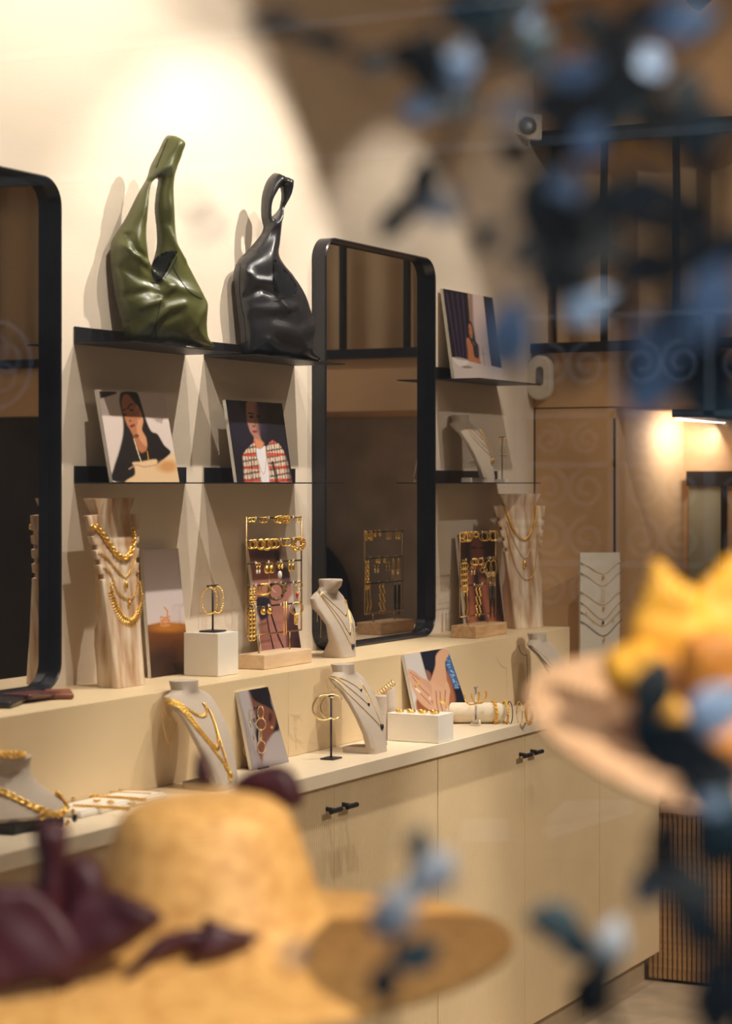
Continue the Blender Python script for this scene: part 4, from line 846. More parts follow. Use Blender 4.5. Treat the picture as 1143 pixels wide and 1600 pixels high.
# rack 2: three bars, oak block
y2_ = -0.176; K2 = lambda u, v: at(700+u*0.1125, 820+v*0.1125, y=y2_)
q0, q1 = K2(160, 110), K2(655, 105); xa2, xb2 = q0.x, q1.x
zs2 = [(K2(a, b).z+K2(c, d).z)/2 for a, b, c, d in ((160,112,655,104), (170,482,660,470), (175,845,665,812))]; zb2 = (K2(180,1275).z+K2(660,1225).z)/2
rack('low brass earring rack on an oak block next to the far wood bust', 6.061, 6.30, -0.218, -0.133, y2_, zs2, (xa2, xb2, zs2[0]+0.003, zb2), M_oak, M_brass)
RK2 = ' bar of low rack'
def r2(w): return w*0.1125/(F/(K2(400, 600)-EYE).dot(FWD))
def ob2(bar, u, dz): q = K2(u, 100); return Vector((q.x, y2_-0.004, zs2[bar]-dz))
for i, (u, r, th, st) in enumerate([(180,40,.002,'beaded'),(195,62,.002,'beaded'),(240,58,.003,'plain'),(262,62,.003,'plain'),(310,36,.003,'plain'),(372,34,.003,'plain'),(470,64,.0011,'plain'),(505,64,.0011,'plain'),(590,66,.0012,'plain'),(625,68,.0015,'plain')]):
    rr = r2(r); hoop('gold hoop, %s from the left on the top%s' % (ORD[i], RK2), ob2(0, u, rr-.002), rr, th, style=st)
for i, u in enumerate((190, 222)): dangle('gold square link drop earring, %s on the middle%s' % (['left one', 'right one'][i], RK2), ob2(1, u, 0), [('links', lambda mb, p: [mb.torus(p+Vector((0, 0, -r2(40)-r2(80)*k)), r2(40), .0019, NV, 8, 4) for k in range(5)], M_gold)])
for i, (u, r) in enumerate(((335, 42), (365, 46), (432, 44))): rr = r2(r); hoop('small gold hoop, %s from the left on the middle%s' % (ORD[i], RK2), ob2(1, u, rr-.002), rr, .002)
for i, u in enumerate((310, 348)): dangle('gold earring with a pale drop, %s on the middle%s' % (['left one', 'right one'][i], RK2), ob2(1, u, r2(100)), [('drop', lambda mb, p: mb.ball(p+Vector((0, 0, -r2(45))), r2(26), 8, (.7, .6, 1.4)), M_goldp)])
for i, u in enumerate((455, 490)): dangle('gold framed black stone earring, %s on middle%s' % (['left one', 'right one'][i], RK2), ob2(1, u, r2(60)), [('stone', lambda mb, p: mb.ball(p+Vector((0, 0, -r2(60))), r2(30), 6, (1, .5, .9)), M_stone), ('frame', lambda mb, p: mb.torus(p+Vector((0, 0, -r2(60))), r2(40), .0012, NV, 4, 5), M_gold)])
for i, u in enumerate((545, 610)): 
    dangle('long oval fringe earring, %s on the middle%s' % (['left one', 'right one'][i], RK2), ob2(1, u, -r2(20)), [('oval', lambda mb, p: mb.torus(p+Vector((0, 0, -r2(130))), r2(52), .0013, NV, 22, 5, 2.2), M_gold), ('fringe', lambda mb, p: [mb.tube([p+Vector((r2(30)*k*0.9, 0, -r2(170))), p+Vector((r2(34)*k*0.9, 0, -r2(345)))], .0007, 4) for k in (-2, -1, 0, 1, 2)], M_goldp)])
for i, u in enumerate((205, 245)): dangle('gold leaf drop earring, %s on the lowest%s' % (['left one', 'right one'][i], RK2), ob2(2, u, 0), [('leaf', lambda mb, p: [mb.tube([p, p+Vector((0, 0, -r2(150))), p+Vector((r2(30), 0, -r2(260))), p+Vector((-r2(20), 0, -r2(380)))], [.0008, .0012, .0030, .0004], 6)], M_gold)])
for i, u in enumerate((380, 425)): dangle('gold cascade earring of small leaves, %s on the lowest%s' % (['left one', 'right one'][i], RK2), ob2(2, u, 0), [('leaves', lambda mb, p: [mb.ball(p+Vector((r2(24)*((k % 3)-1), 0, -r2(30)-r2(40)*k)), r2(22), 6, (.8, .5, 1.4)) for k in range(10)], M_gold)])
for i, u in enumerate((570, 620)): dangle('long dark beaded tassel earring, %s on the lowest%s' % (['left one', 'right one'][i], RK2), ob2(2, u, 0), [('tassel', lambda mb, p: [mb.tube([p+Vector((r2(9)*k, 0, -r2(20))), p+Vector((r2(10)*k, 0, -r2(280)-r2(180)*math.cos(k*0.5)))], .0013, 5) for k in range(-3, 4)], mat('gunmetal_bead', (0.05, 0.045, 0.035), 0.3, 0.6, var=0.5, scale=500))], hook=M_goldp)

# ------------------------------------------------------------------ worktop pieces
# tall black stand with two open hoops
p = at(517, 1186, z=ZW); h = (1186-1087)/F*(p-EYE).dot(FWD)
t_stand('tall black stand holding two large open gold hoops', p.x, p.y, ZW, h, 0.022, (0.05, 0.036), M_black)
cc = Vector((p.x, p.y, ZW+h)); DV = -FWD
for k, (u, v) in enumerate(((507, 1106), (519, 1105))):
    c = at(u, v, d=(cc-EYE).dot(FWD)-0.006+0.02*k); hoop('large open gold hoop, %s of the pair on the tall black stand' % ['near one', 'far one'][k], c, 19.5/F*(c-EYE).dot(FWD), 0.0023, M_goldp, ax=(-0.75, -0.66, 0), arc=0.74, start=-0.9, n=30)
# black stand with ring chain earrings, behind the hat
p = at(402, 1200, z=ZW); h = (1200-1105)/F*(p-EYE).dot(FWD)
t_stand('black earring stand in front of the ear photograph', p.x, p.y, ZW, h, 0.03, (0.045, 0.04), M_black)
dd = (p-EYE).dot(FWD)-0.012
for k, lst in enumerate((((690,275,30,20),(692,345,34,8),(692,425,38,28),(692,500,42,38)), ((763,258,40,20),(766,332,38,30),(764,400,36,7),(768,478,40,26)))):
    t = thing('earring', at(*R1([(lst[0][0], lst[0][1]-40)])[0], d=dd), 'gold linked ring earring, %s on the stand by the ear photograph' % ['left one', 'right one'][k], 'earring', 'gold earrings')
    for (a, b, ry, rx) in lst:
        c = at(*R1([(a, b)])[0], d=dd); s_ = 0.245/F*dd; ps = [c+RGT*(math.cos(w)*rx*s_)+UP*(math.sin(w)*ry*s_)-FWD*(0.004*math.cos(w)) for w in np.linspace(0, 2*math.pi, 25)[:-1]]
        MB().tube(ps, 0.0012, 6, closed=True).build('ring', M_goldp, t, True)
# white ring box
p = at(685, 1162, z=ZW); s_ = (p-EYE).dot(FWD)/F
bx0, by0 = p.x, p.y; dx, dy, hz = 25*s_/0.454, 80*s_/0.891, 44*s_
bt = thing('ring_box', (bx0+dx/2, by0+dy/2, ZW), 'low white box with padded top holding gold rings', 'box')
MB().box((bx0, by0, ZW+0.0008), (bx0+dx, by0+dy, ZW+hz), 0.0012).build('box', M_white, bt)
zt = ZW+hz
for k in range(7):
    u = [630, 638, 646, 656, 668, 676, 686][k]; c = Vector((bx0+dx*(0.35+0.3*(k % 2)), by0+dy*(0.86-0.115*k), zt+0.0034))
    tilt = Vector((random.uniform(-.12, .12), random.uniform(-.12, .12), 1)); mb = MB().torus(c, 0.0095, 0.0026, tilt, 20, 7)
    rg = tag(mb.build('finger_ring', M_gold, None, True, origin=c), 'gold ring, %s from the left on the white box' % ORD[k], 'ring', 'gold rings on the white box')
    if k % 2 == 0: MB().ball(c+Vector((-0.006, -0.006, 0.003)), 0.0042, 8, (1, 1, .8)).build('stone', M_goldp, rg, True)
# two linen posts with a cuff
for k, (u, y, w, top) in enumerate(((594, -0.312, 17, 1086), (609, -0.296, 15, 1074))):
    x = xon(u, y); s_ = (Vector((x, y, 0))-EYE).dot(FWD)/F; hh = 1.69-(top-HV)*s_-ZW
    po = MB().lathe((x, y, ZW+0.0008), [(w*s_*.62, 0), (w*s_*.62, hh*.97), (w*s_*.5, hh)], 24).build('ring_post', M_linen, None, True, origin=(x, y, ZW), flat_angle=40)
    tag(po, ['short linen post behind the white ring box', 'tall linen post behind the white ring box'][k], 'post', 'linen posts')
dd = (Vector((xon(600, -0.31), -0.31, 0))-EYE).dot(FWD)-0.012; cu = MB(); a0 = at(593, 1084, d=dd); a1 = at(614, 1067, d=dd)
for q in np.linspace(0, 1, 7): cu.torus(a0.lerp(a1, q), 0.0075, 0.0026, (a1-a0), 16, 6)
tag(cu.build('finger_ring', M_goldp, None, True, origin=a0), 'coiled pale gold ring resting on the linen posts', 'ring')
# acrylic stand with a chain hoop
p = at(743, 1134, z=ZW); s_ = (p-EYE).dot(FWD)/F
t_stand('clear acrylic stand with a twisted gold hoop', p.x, p.y, ZW, 60*s_, 0.018, (0.022, 0.022), M_acryl, 0.003, bh=0.018)
c = at(737, 1088, d=(p-EYE).dot(FWD)-0.005); hoop('twisted open gold hoop on the clear acrylic stand, near one', c, 13*s_, 0.0014, style='twist', ax=(-.6, -.8, 0), arc=0.6, start=math.pi*0.45)
c = at(748, 1086, d=(p-EYE).dot(FWD)+0.008); hoop('twisted open gold hoop on the clear acrylic stand, far one', c, 13*s_, 0.0014, style='twist', ax=(-.6, -.8, 0), arc=0.6, start=math.pi*0.45)
# bracelet roll
pa = at(748, 1119, z=ZW+0.0); s_ = (pa-EYE).dot(FWD)/F; R_ = 15.5*s_
A0 = Vector((pa.x-0.005, YL-0.045, ZW+R_+0.001)); xe = A0.x+0.24
A1 = at(858, 1105, d=(at(800, 1105, z=ZW)-EYE).dot(FWD)); A0 = at(752, 1105, d=(at(800, 1105, z=ZW)-EYE).dot(FWD))
A0 = Vector((A0.x, max(A0.y, -0.33), ZW+R_+0.001)); dirb = Vector((RGT.x*0.75+0.35, RGT.y*0.75+0.1, 0)).normalized()
pm = at(800, 1118, z=ZW+R_); L_ = 50*s_/0.98; e0 = pm-RGT*L_; e1 = pm+RGT*(L_*1.25)
sh = Vector((0, max(0, -0.45-min(e0.y, e1.y)), 0)); e0 += sh; e1 += sh
e0 = Vector((e0.x, e0.y, ZW+R_+.001)); e1 = Vector((e1.x, e1.y, ZW+R_+.001)); mid = (e0+e1)/2
rl = thing('bracelet_roll', Vector((mid.x, mid.y, ZW)), 'cream padded roll wearing five bracelets beside the acrylic stand', 'bracelet holder')
axr = (e1-e0).normalized(); LL = (e1-e0).length
MB().lathe(e0, [(R_*.2, 0), (R_*.75, .006), (R_*.95, .02), (R_, .045), (R_, LL-.045), (R_*.95, LL-.02), (R_*.75, LL-.006), (R_*.2, LL)], 24, ax=axr).build('pad', mat('cream_velvet', (0.80, 0.70, 0.52), 0.9, var=0.05, scale=60), rl, True)
for k, (u, st, lab, m_) in enumerate(((771, 'curb', 'chunky gold chain bracelet nearest the acrylic stand on the roll', M_gold), (789, 'rope', 'slim gold rope bracelet, second on the roll', M_gold), (796, 'cord', 'dark cord bracelet in the middle of the roll', M_cord), (811, 'fine', 'thin gold bangle, fourth on the roll', M_gold), (826, 'curb', 'chunky gold chain bracelet at the far end of the roll', M_gold))):
    q = (u-(CX+F*(e0-EYE).dot(RGT)/(e0-EYE).dot(FWD))); tt = q/((CX+F*(e1-EYE).dot(RGT)/(e1-EYE).dot(FWD))-(CX+F*(e0-EYE).dot(RGT)/(e0-EYE).dot(FWD)))
    c = e0.lerp(e1, tt); b_ = axr.cross(UP).normalized(); r = R_+0.0025; pts = [c+UP*(math.cos(w)*r)+b_*(math.sin(w)*r)+axr*(0.006*math.sin(w)) for w in np.linspace(0, 2*math.pi, 40)]
    mb = MB()
    if st == 'curb': chain_links(mb, pts, .0098, .0085, .0018, 8, 5)
    elif st == 'rope': chain_links(mb, pts, .006, .006, .0014, 6, 4)
    else: mb.tube(pts[:-1], .0014, 6, closed=True)
    tag(mb.build('bracelet', m_, None, True, origin=c), lab, 'bracelet', 'bracelets on the roll')
# necklace tray by the low bust
pts = [at(u, v, z=ZW) for u, v in ((100, 1280), (250, 1280))]; tx0 = at(112, 1278, z=ZW)
tray = thing('necklace_tray', Vector((tx0.x+0.09, tx0.y+0.06, ZW)), 'flat cream tray with gold chains laid on it behind the straw hat', 'tray')
X0, Y0 = tx0.x, tx0.y-0.02; X1, Y1 = X0+0.33, YL-0.006
Y0 = min(Y0, Y1-0.10)
MB().box((X0, Y0, ZW+0.0008), (X1, Y1, ZW+0.011), 0.002).build('base', M_card, tray); MB().box((X0+0.006, Y0+0.006, ZW+0.011), (X1-0.006, Y1-0.006, ZW+0.0135), 0.001).build('pad', mat('ivory_velvet', (0.82, 0.74, 0.62), 0.95, var=0.04, scale=80), tray)
zt = ZW+0.0155
for k, (pp, st, lab) in enumerate((([(120,364),(300,372)], 'fine', ''),)): pass
TR = (([(530,365),(700,372),(1000,392)], 'rope', 'gold rope chain laid along the middle of the tray'), ([(505,437),(650,440),(890,455)], 'rope', 'slim gold rope chain nearest the front of the tray'), ([(705,335),(1040,350)], 'fine', 'thin gold chain at the back of the tray'), ([(780,322),(1100,335)], 'fine', 'second thin gold chain at the back of the tray'))
for pp, st, lab in TR: necklace(lab, None, cat_rom([at(u, v, z=zt) for u, v in RL(pp)], 6), st)
for k, (u, v, m_, lab) in enumerate(((497, 388, M_stone, 'gold ring with a dark oval stone at the tray end'), (665, 398, M_goldp, 'pale gold oval charm on the tray'), (760, 408, M_gold, 'gold flower charm on the tray'), (900, 420, M_goldp, 'small flat gold charm on the tray'))):
    c = at(*RL([(u, v)])[0], z=zt+0.002); t = thing('charm', c, lab, 'charm', 'charms on the tray'); MB().torus(c, 0.008, 0.0018, (0, 0, 1), 18, 6, 0.7).build('rim', M_gold, t, True); MB().ball(c+Vector((0, 0, 0.001)), 0.0066, 10, (1, .7, .5)).build('stone', m_, t, True)

# necklace card at the end of the worktop
p = at(937, 1071, z=ZW); dq = (p-EYE).dot(FWD); s_ = dq/F; dirc = Vector((RGT.x+0.16, RGT.y+0.08, 0)).normalized(); nc = Vector((-dirc.y, dirc.x, 0)); nc = nc if nc.dot(FWD) < 0 else -nc
w_, h_ = 32*s_, (1072-865)*s_; c0 = Vector((p.x, p.y, ZW+0.001))
cd = thing('necklace_card', c0, 'tall white card hung with fine necklaces at the end of the worktop', 'display card')
q = [c0-dirc*w_, c0+dirc*w_, c0+dirc*w_+UP*h_, c0-dirc*w_+UP*h_]; MB().rings([q, [a-nc*0.02 for a in q]]).build('board', M_card, cd)
KC = lambda u, v: hit(800+u*0.3, 840+v*0.3, c0+nc*0.002, nc)
for k, (v0, uc, vc, pend) in enumerate(((130, 472, 188, 'disc'), (182, 470, 250, None), (282, 472, 350, 'drop'), (335, 470, 425, 'gem'), (385, 470, 460, None), (435, 475, 512, 'disc'))):
    a, b, c = KC(352, v0), KC(uc, vc), KC(574, v0-8); lab = ['gold necklace with a leaf medallion, top of the white card', 'pale gold lariat necklace, second on the white card', 'gold necklace with an oval drop, third on the white card', 'gold necklace with a dark stone, fourth on the white card', 'gold necklace with tiny stars, fifth on the white card', 'dark beaded necklace with a moon, lowest on the white card'][k]
    t = thing('necklace', b, lab, 'necklace', 'necklaces on the white card'); pts = cat_rom([a, a.lerp(b, .25)+UP*0.002, b, c.lerp(b, .25)+UP*0.002, c], 6)
    MB().tube(pts, 0.0011, 5).build('chain', M_stone if k == 5 else M_goldp, t, True)
    if k == 1: MB().tube([b, KC(466, 330), KC(478, 335), KC(478, 275)], 0.0008, 5).build('drop_chain', M_goldp, t, True)
    if pend: MB.build(pendant(MB(), KC(uc+2, vc+18)+nc*0.002, pend, 1.3), 'pendant', M_stone if pend == 'gem' else M_gold, t, True)
    if k == 4:
        for (u, v) in ((385, 392), (420, 437), (524, 433), (558, 384)): MB.build(pendant(MB(), KC(u, v)+nc*0.001, 'disc', 0.6), 'star', M_gold, t, True)
    for side in (a, c): MB().tube([side+nc*0.001, side+nc*0.0012-(side-b).normalized()*0.014], 0.0012, 5).build('clip', M_greypl, cd)
# steel shelf extras: little stand with drop earrings, white slabs
ys = -0.12; xs = xon(784, ys)
t_stand('little black earring stand at the end of the steel shelf', xs, ys, ZM+0.0016, 0.147, 0.044, (0.034, 0.034), M_black, 0.0018, bmat=M_white, bh=0.011)
for k, (dx, lab) in enumerate(((-0.016, 'long thin gold drop earring, near one on the little shelf stand'), (0.016, 'long thin gold drop earring, far one on the little shelf stand'))):
    dangle(lab, (xs+dx, ys-0.002, ZM+0.147), [('chain', lambda mb, p: mb.tube([p, p+Vector((0, 0, -0.045))], .0007, 5), M_goldp), ('bead', lambda mb, p: mb.ball(p+Vector((0, 0, -0.049)), .004, 8, (.8, .8, 1.2)), M_gold), ('stud', lambda mb, p: mb.ball(p+Vector((0, 0, 0.004)), .003, 8), M_gold)])
xs2 = xon(733, -0.075); sb = MB().box((xs2-0.028, -0.095, ZM+0.002), (xs2+0.028, -0.06, ZM+0.017), 0.001).build('display_slab', M_white, None, origin=(xs2, -0.08, ZM)); tag(sb, 'small white slab behind the bust on the steel shelf', 'slab')
# wallets on the ledge
def wallet(label, m, c, size, yaw, pitch=0, z=0.0):
    bm = MB().box((-size[0]/2, -size[1]/2, 0), (size[0]/2, size[1]/2, size[2]), min(size)*0.42); M = Matrix.Rotation(math.radians(yaw), 3, 'Z') @ Matrix.Rotation(math.radians(pitch), 3, 'Y')
    bm.v = [tuple(Vector(c)+Vector((0, 0, z))+M @ Vector(q)) for q in bm.v]; t = thing('wallet', Vector(c), label, 'wallet', 'leather wallets'); bm.build('body', m, t, True)
    e = MB().tube([Vector(c)+Vector((0, 0, z))+M @ Vector(q) for q in ((-size[0]*.42, -size[1]*.505, size[2]*.55), (size[0]*.42, -size[1]*.505, size[2]*.55))], 0.0008, 5); e.build('zip', M_brass, t)
wallet('tan brown leather wallet under the burgundy one', mat('tan_leather', (0.24, 0.075, 0.03), 0.45, var=0.15, scale=30, bump=0.1), at(92, 1089, z=ZL+.001), (0.115, 0.06, 0.013), 38)
wallet('black leather wallet at the left end of the ledge', M_blackl, at(8, 1101, z=ZL+.001), (0.15, 0.07, 0.014), 20)
wallet('burgundy leather wallet resting on the black one', mat('burgundy_leather', (0.085, 0.020, 0.022), 0.40, var=0.15, scale=30, bump=0.1), at(50, 1094, z=ZL+.001), (0.125, 0.075, 0.012), 0, 2, 0.0055)

# ------------------------------------------------------------------ fittings on the corner
c = at(823, 197, y=-0.03); se = thing('motion_sensor', (c.x, 0, c.z), 'white motion sensor high on the wall corner', 'sensor')
ax = Vector((-0.75, -0.66, 0)).normalized(); sd_ = Vector((0.66, -0.75, 0)); s_ = (c-EYE).dot(FWD)/F
q = [(-24, -12), (-22, -20), (-12, -26), (10, -20), (25, -20), (25, 20), (4, 20), (-18, 12), (-24, 2)]
pp = [c+sd_*(a*s_)-UP*(b*s_)*-1 for a, b in [(x, -y) for x, y in q]]
MB().rings([pp, [a-ax*0.03 for a in pp]]).build('housing', M_white_pl, se)
MB().lathe(c+ax*0.002, [(14*s_, -0.006), (14*s_, 0.003), (12*s_, 0.007), (6*s_, 0.009)], 24, ax=ax).build('lens', M_greypl, se, True); MB().torus(c+ax*0.004, 16*s_, 0.0025, ax, 24, 6).build('bezel', M_white_pl, se, True)
c = at(843, 590, x=XB-0.04); s_ = (c-EYE).dot(FWD)/F; ec = thing('alarm_detector', (XB, c.y, c.z), 'white pill shaped detector in the corner beside the steel shelf', 'detector')
def pill(w, hgt, xx, n=10):
    o = []
    for cy, a0 in ((hgt-w, 0), (-(hgt-w), 180)):
        for k in range(n+1): a = math.radians(a0+180*k/n); o.append(Vector((xx, c.y+w*math.cos(a), c.z+cy+w*math.sin(a))))
    return o
MB().rings([pill(16*s_/.89, 34*s_, XB-0.012), pill(18*s_/.89, 35*s_, XB-0.02), pill(18*s_/.89, 35*s_, XB-0.05), pill(16*s_/.89, 33*s_, XB-0.056)]).build('shell', M_white_pl, ec, True, flat_angle=50)
o_ = c.copy(); c = Vector((c.x, c.y-0.006, c.z+2*s_)); MB().rings([pill(5.5*s_/.89, 15*s_, XB-0.0555), pill(5.5*s_/.89, 15*s_, XB-0.0575)]).build('window', M_greypl, ec)
c = o_; MB().box((XB-0.012, c.y-0.02, c.z-0.02), (XB-0.001, c.y+0.03, c.z+0.035)).build('bracket', M_white_pl, ec)
# black spotlight head at the top right
c = at(1092, -6, x=XB-0.25); sp_ = thing('spotlight', (c.x, c.y, ZC), 'black spotlight head at the top right edge above the glazing', 'spotlight'); d_ = Vector((-0.5, 0.55, -0.68)).normalized()
MB().lathe(c, [(0.034, -0.11), (0.038, -0.10), (0.038, 0.03), (0.032, 0.032)], 18, ax=d_).build('head', M_black, sp_, True, flat_angle=40)
MB().tube([c-d_*0.06, Vector((c.x, c.y, ZC-0.001))], 0.009, 8).build('stem', M_black, sp_)
# ------------------------------------------------------------------ shop window display: hats, flower, leafy branches (close to the lens)
M_straw = straw_mat('golden_straw', (0.95, 0.54, 0.17), (0.50, 0.21, 0.035), 0.0060, 70)
M_straw2 = straw_mat('blush_straw', (0.78, 0.50, 0.29), (0.55, 0.27, 0.11), 0.0075, 110)
M_burg = mat('burgundy_satin', (0.045, 0.0025, 0.006), 0.5, var=0.3, scale=14)
M_pet1 = mat('yellow_silk', (0.90, 0.43, 0.03), 0.6, var=0.18, scale=12); M_pet2 = mat('amber_silk', (0.72, 0.26, 0.03), 0.6, var=0.25, scale=12)
def hat(name, label, c, axis, prof_out, thick, m, stand_label, wave=0.0, skew=0.0, stand=True):
    o = thing(name, c, label, 'hat', 'straw hats in the window')
    o.rotation_mode = 'QUATERNION'; o.rotation_quaternion = Vector(axis).normalized().to_track_quat('Z', 'Y')
    prof = prof_out+[(r, z-thick) for r, z in reversed(prof_out)]
    mb = MB(); n = 96; m_ = len(prof); lr = o.rotation_quaternion.inverted() @ RGT
    for (r, z) in prof:
        for k in range(n): w = 2*math.pi*k/n; q = max(0.0, (r-0.1)/0.18); p = Vector((r*math.cos(w), r*math.sin(w), z+wave*q*math.sin(2*w+0.7)))-lr*(skew*q); mb.v.append(tuple(p))
    for i in range(m_-1): mb.f += [(i*n+k, i*n+(k+1) % n, (i+1)*n+(k+1) % n, (i+1)*n+k) for k in range(n)]
    me = bpy.data.meshes.new('straw_body'); me.from_pydata(mb.v, [], mb.f); bm = bmesh.new(); bm.from_mesh(me); bmesh.ops.remove_doubles(bm, verts=bm.verts[:], dist=1e-5); bmesh.ops.recalc_face_normals(bm, faces=bm.faces[:]); bm.to_mesh(me); bm.free(); me.shade_smooth()
    b = bpy.data.objects.new('straw_body', me); COL.objects.link(b); b.parent = o; me.materials.append(m)
    if not stand: return o
    st = thing('hat_stand', (c[0], c[1], 0), stand_label, 'stand', 'hat stands')
    MB().tube([(c[0], c[1], 0.012), (c[0], c[1], c[2]+0.05)], 0.009, 12).build('pole', M_black, st, True); MB().lathe((c[0], c[1], 0), [(0.14, 0.0005), (0.14, 0.008), (0.02, 0.014)], 32).build('base', M_black, st)
    MB().ball((c[0], c[1], c[2]+0.045), 0.05, 14, (1, 1, .8)).build('head', M_linen, st, True)
    return o
c1 = at(326, 1472, d=2.1)
P1 = [(0.293, -0.008), (0.27, -0.004), (0.23, -0.001), (0.19, 0.003), (0.155, 0.008), (0.132, 0.015), (0.117, 0.026), (0.108, 0.044), (0.101, 0.068), (0.094, 0.092), (0.087, 0.112), (0.079, 0.126), (0.067, 0.135), (0.048, 0.140), (0.025, 0.142), (0.0, 0.1425)]
h1 = hat('straw_hat', 'golden straw hat with a burgundy bow in the foreground', c1, UP-FWD*0.03-RGT*0.035, P1, 0.003, M_straw, 'slim black stand hidden under the golden straw hat', 0.004, 0.0)
def to_local(o, p):
    return o.rotation_quaternion.inverted() @ (Vector(p)-o.location)
def rib(name, outline, d, parent, m, bulge=0.018, tilt=(0, 0), k=0.42, off=(0, 1180), wav=0.003, step=6.0, D0=22, seed=2):
    pl = zz(outline, k, *off); cu_ = sum(p[0] for p in pl)/len(pl); cv_ = sum(p[1] for p in pl)/len(pl)
    p0 = at(cu_, cv_, d=d); nr = (-FWD+RGT*tilt[0]+UP*tilt[1]).normalized()
    mb = inflate(pl, [], lambda u, v: hit(u, v, p0, nr), nr, bulge, bulge*0.7, D0, step, (), wav, seed=seed)
    if parent.rotation_mode == 'QUATERNION':
        mb.v = [tuple(to_local(parent, q)+Vector(parent.location)) for q in mb.v]
    return mb.build(name, m, parent, True)
for i, (pl, d, tl) in enumerate((
    ([(130,260),(190,240),(250,262),(255,330),(240,450),(240,600),(150,640),(120,560),(140,420),(125,330)], 1.96, (0.3, 0)),
    ([(255,390),(310,365),(360,390),(395,460),(400,560),(350,640),(260,640),(240,520)], 1.97, (-0.3, 0.1)),
    ([(300,510),(420,500),(520,540),(610,600),(560,660),(440,740),(300,810),(180,800),(160,720),(250,600)], 1.95, (-0.2, 0.35)),
    ([(-60,520),(60,480),(150,500),(260,620),(320,760),(250,840),(150,850),(40,870),(-60,860)], 1.94, (0.2, 0.2)),
    ([(755,605),(860,640),(975,672),(880,730),(780,770),(690,760),(745,690)], 1.97, (0.1, 0.5)),
    ([(730,-5),(760,-5),(785,60),(780,110),(720,95)], 2.19, (0.2, 0)),
    ([(860,120),(920,60),(1010,35),(1080,50),(1120,120),(1120,190),(1040,190),(960,150)], 2.20, (-0.2, 0.1)))): rib('bow_loop', pl, d, h1, M_burg, tilt=tl, seed=i+2)
rib('ribbon_tail', [(740,640),(770,700),(650,730),(560,770),(470,860),(445,850),(520,740),(600,670)], 1.96, h1, M_burg, 0.006, (0.1, 0.4), step=5, D0=10)
rib('ribbon_tail', [(180,790),(300,800),(290,840),(230,880),(200,860)], 1.94, h1, M_burg, 0.006, (0, 0.3), step=5, D0=10)
c2 = at(1160, 1142, d=1.8)
P2 = [(0.1800, -0.0055), (0.1637, 0.0014), (0.1364, 0.0055), (0.1091, 0.0082), (0.0887, 0.0136), (0.0791, 0.0246), (0.0737, 0.0464), (0.0627, 0.0627), (0.0382, 0.0709), (0.0000, 0.0737)]
h2 = hat('flower_hat', 'small blush straw hat under a yellow silk flower at the right edge', c2, UP*0.93-FWD*0.27+RGT*0.17, P2, 0.003, M_straw2, 'slim black stand hidden under the small flower hat')
for i, (pl, d, tl, m_) in enumerate((
    ([(985,1080),(975,1000),(998,930),(1012,885),(1030,875),(1060,905),(1095,930),(1110,1000),(1090,1080),(1030,1130)], 1.73, (-0.2, 0.25), M_pet1),
    ([(1080,930),(1110,895),(1135,868),(1165,880),(1190,1000),(1150,1100),(1090,1080),(1060,1000)], 1.75, (0.3, 0.2), M_pet1),
    ([(1070,1000),(1120,985),(1180,1030),(1170,1140),(1100,1135),(1062,1070)], 1.68, (0.1, -0.1), M_pet2),
    ([(990,1060),(1040,1048),(1085,1105),(1062,1155),(1010,1135)], 1.69, (-0.3, 0.5), M_pet1),
    ([(940,1030),(1005,1000),(1050,1050),(1020,1105),(960,1085)], 1.71, (-0.5, 0.4), M_pet1),
    ([(1080,1100),(1140,1090),(1190,1150),(1150,1200),(1090,1180)], 1.68, (0.2, 0.6), M_pet2))):
    rib('petal', pl, d, h2, m_, 0.016, tl, 1.0, (0, 0), 0.004, 7.0, 36, seed=i)

# leafy branches
M_lb = mat('sky_tinted_leaf', (0.30, 0.43, 0.62), 0.5, var=0.2, scale=30); M_ld = mat('dark_leaf', (0.010, 0.016, 0.018), 0.7, var=0.4, scale=30); M_lt = mat('teal_leaf', (0.03, 0.07, 0.085), 0.5, var=0.3, scale=30)  # blue leaf's base colour takes in the sky's reflection
M_ss = mat('branch_bark', (0.03, 0.026, 0.02), 0.8, var=0.3, scale=60)
def leaf_mesh():
    mb = MB(); R = []
    for (t, w) in ((0.0, .02), (.08, .13), (.25, .25), (.45, .30), (.65, .25), (.85, .13), (1.0, .012)):
        z = 0.10*math.sin(t*math.pi); R.append([Vector((t-0.5, w*math.cos(a), z+(0.03 if math.sin(a) > 0 else 0.018)*math.sin(a)+0.10*(w*math.cos(a))**2/.09)) for a in np.linspace(0, 2*math.pi, 11)[:-1]])
    mb.rings(R); me = bpy.data.meshes.new('leaf'); me.from_pydata(mb.v, [], mb.f); me.shade_smooth(); return me
LM = {}
for k_, m_ in (('b', M_lb), ('d', M_ld), ('t', M_lt), ('p', mat('pale_leaf', (0.48, 0.51, 0.54), 0.6, var=0.1, scale=30))): me = leaf_mesh(); me.materials.append(m_); LM[k_] = me
rl_ = random.Random(11)
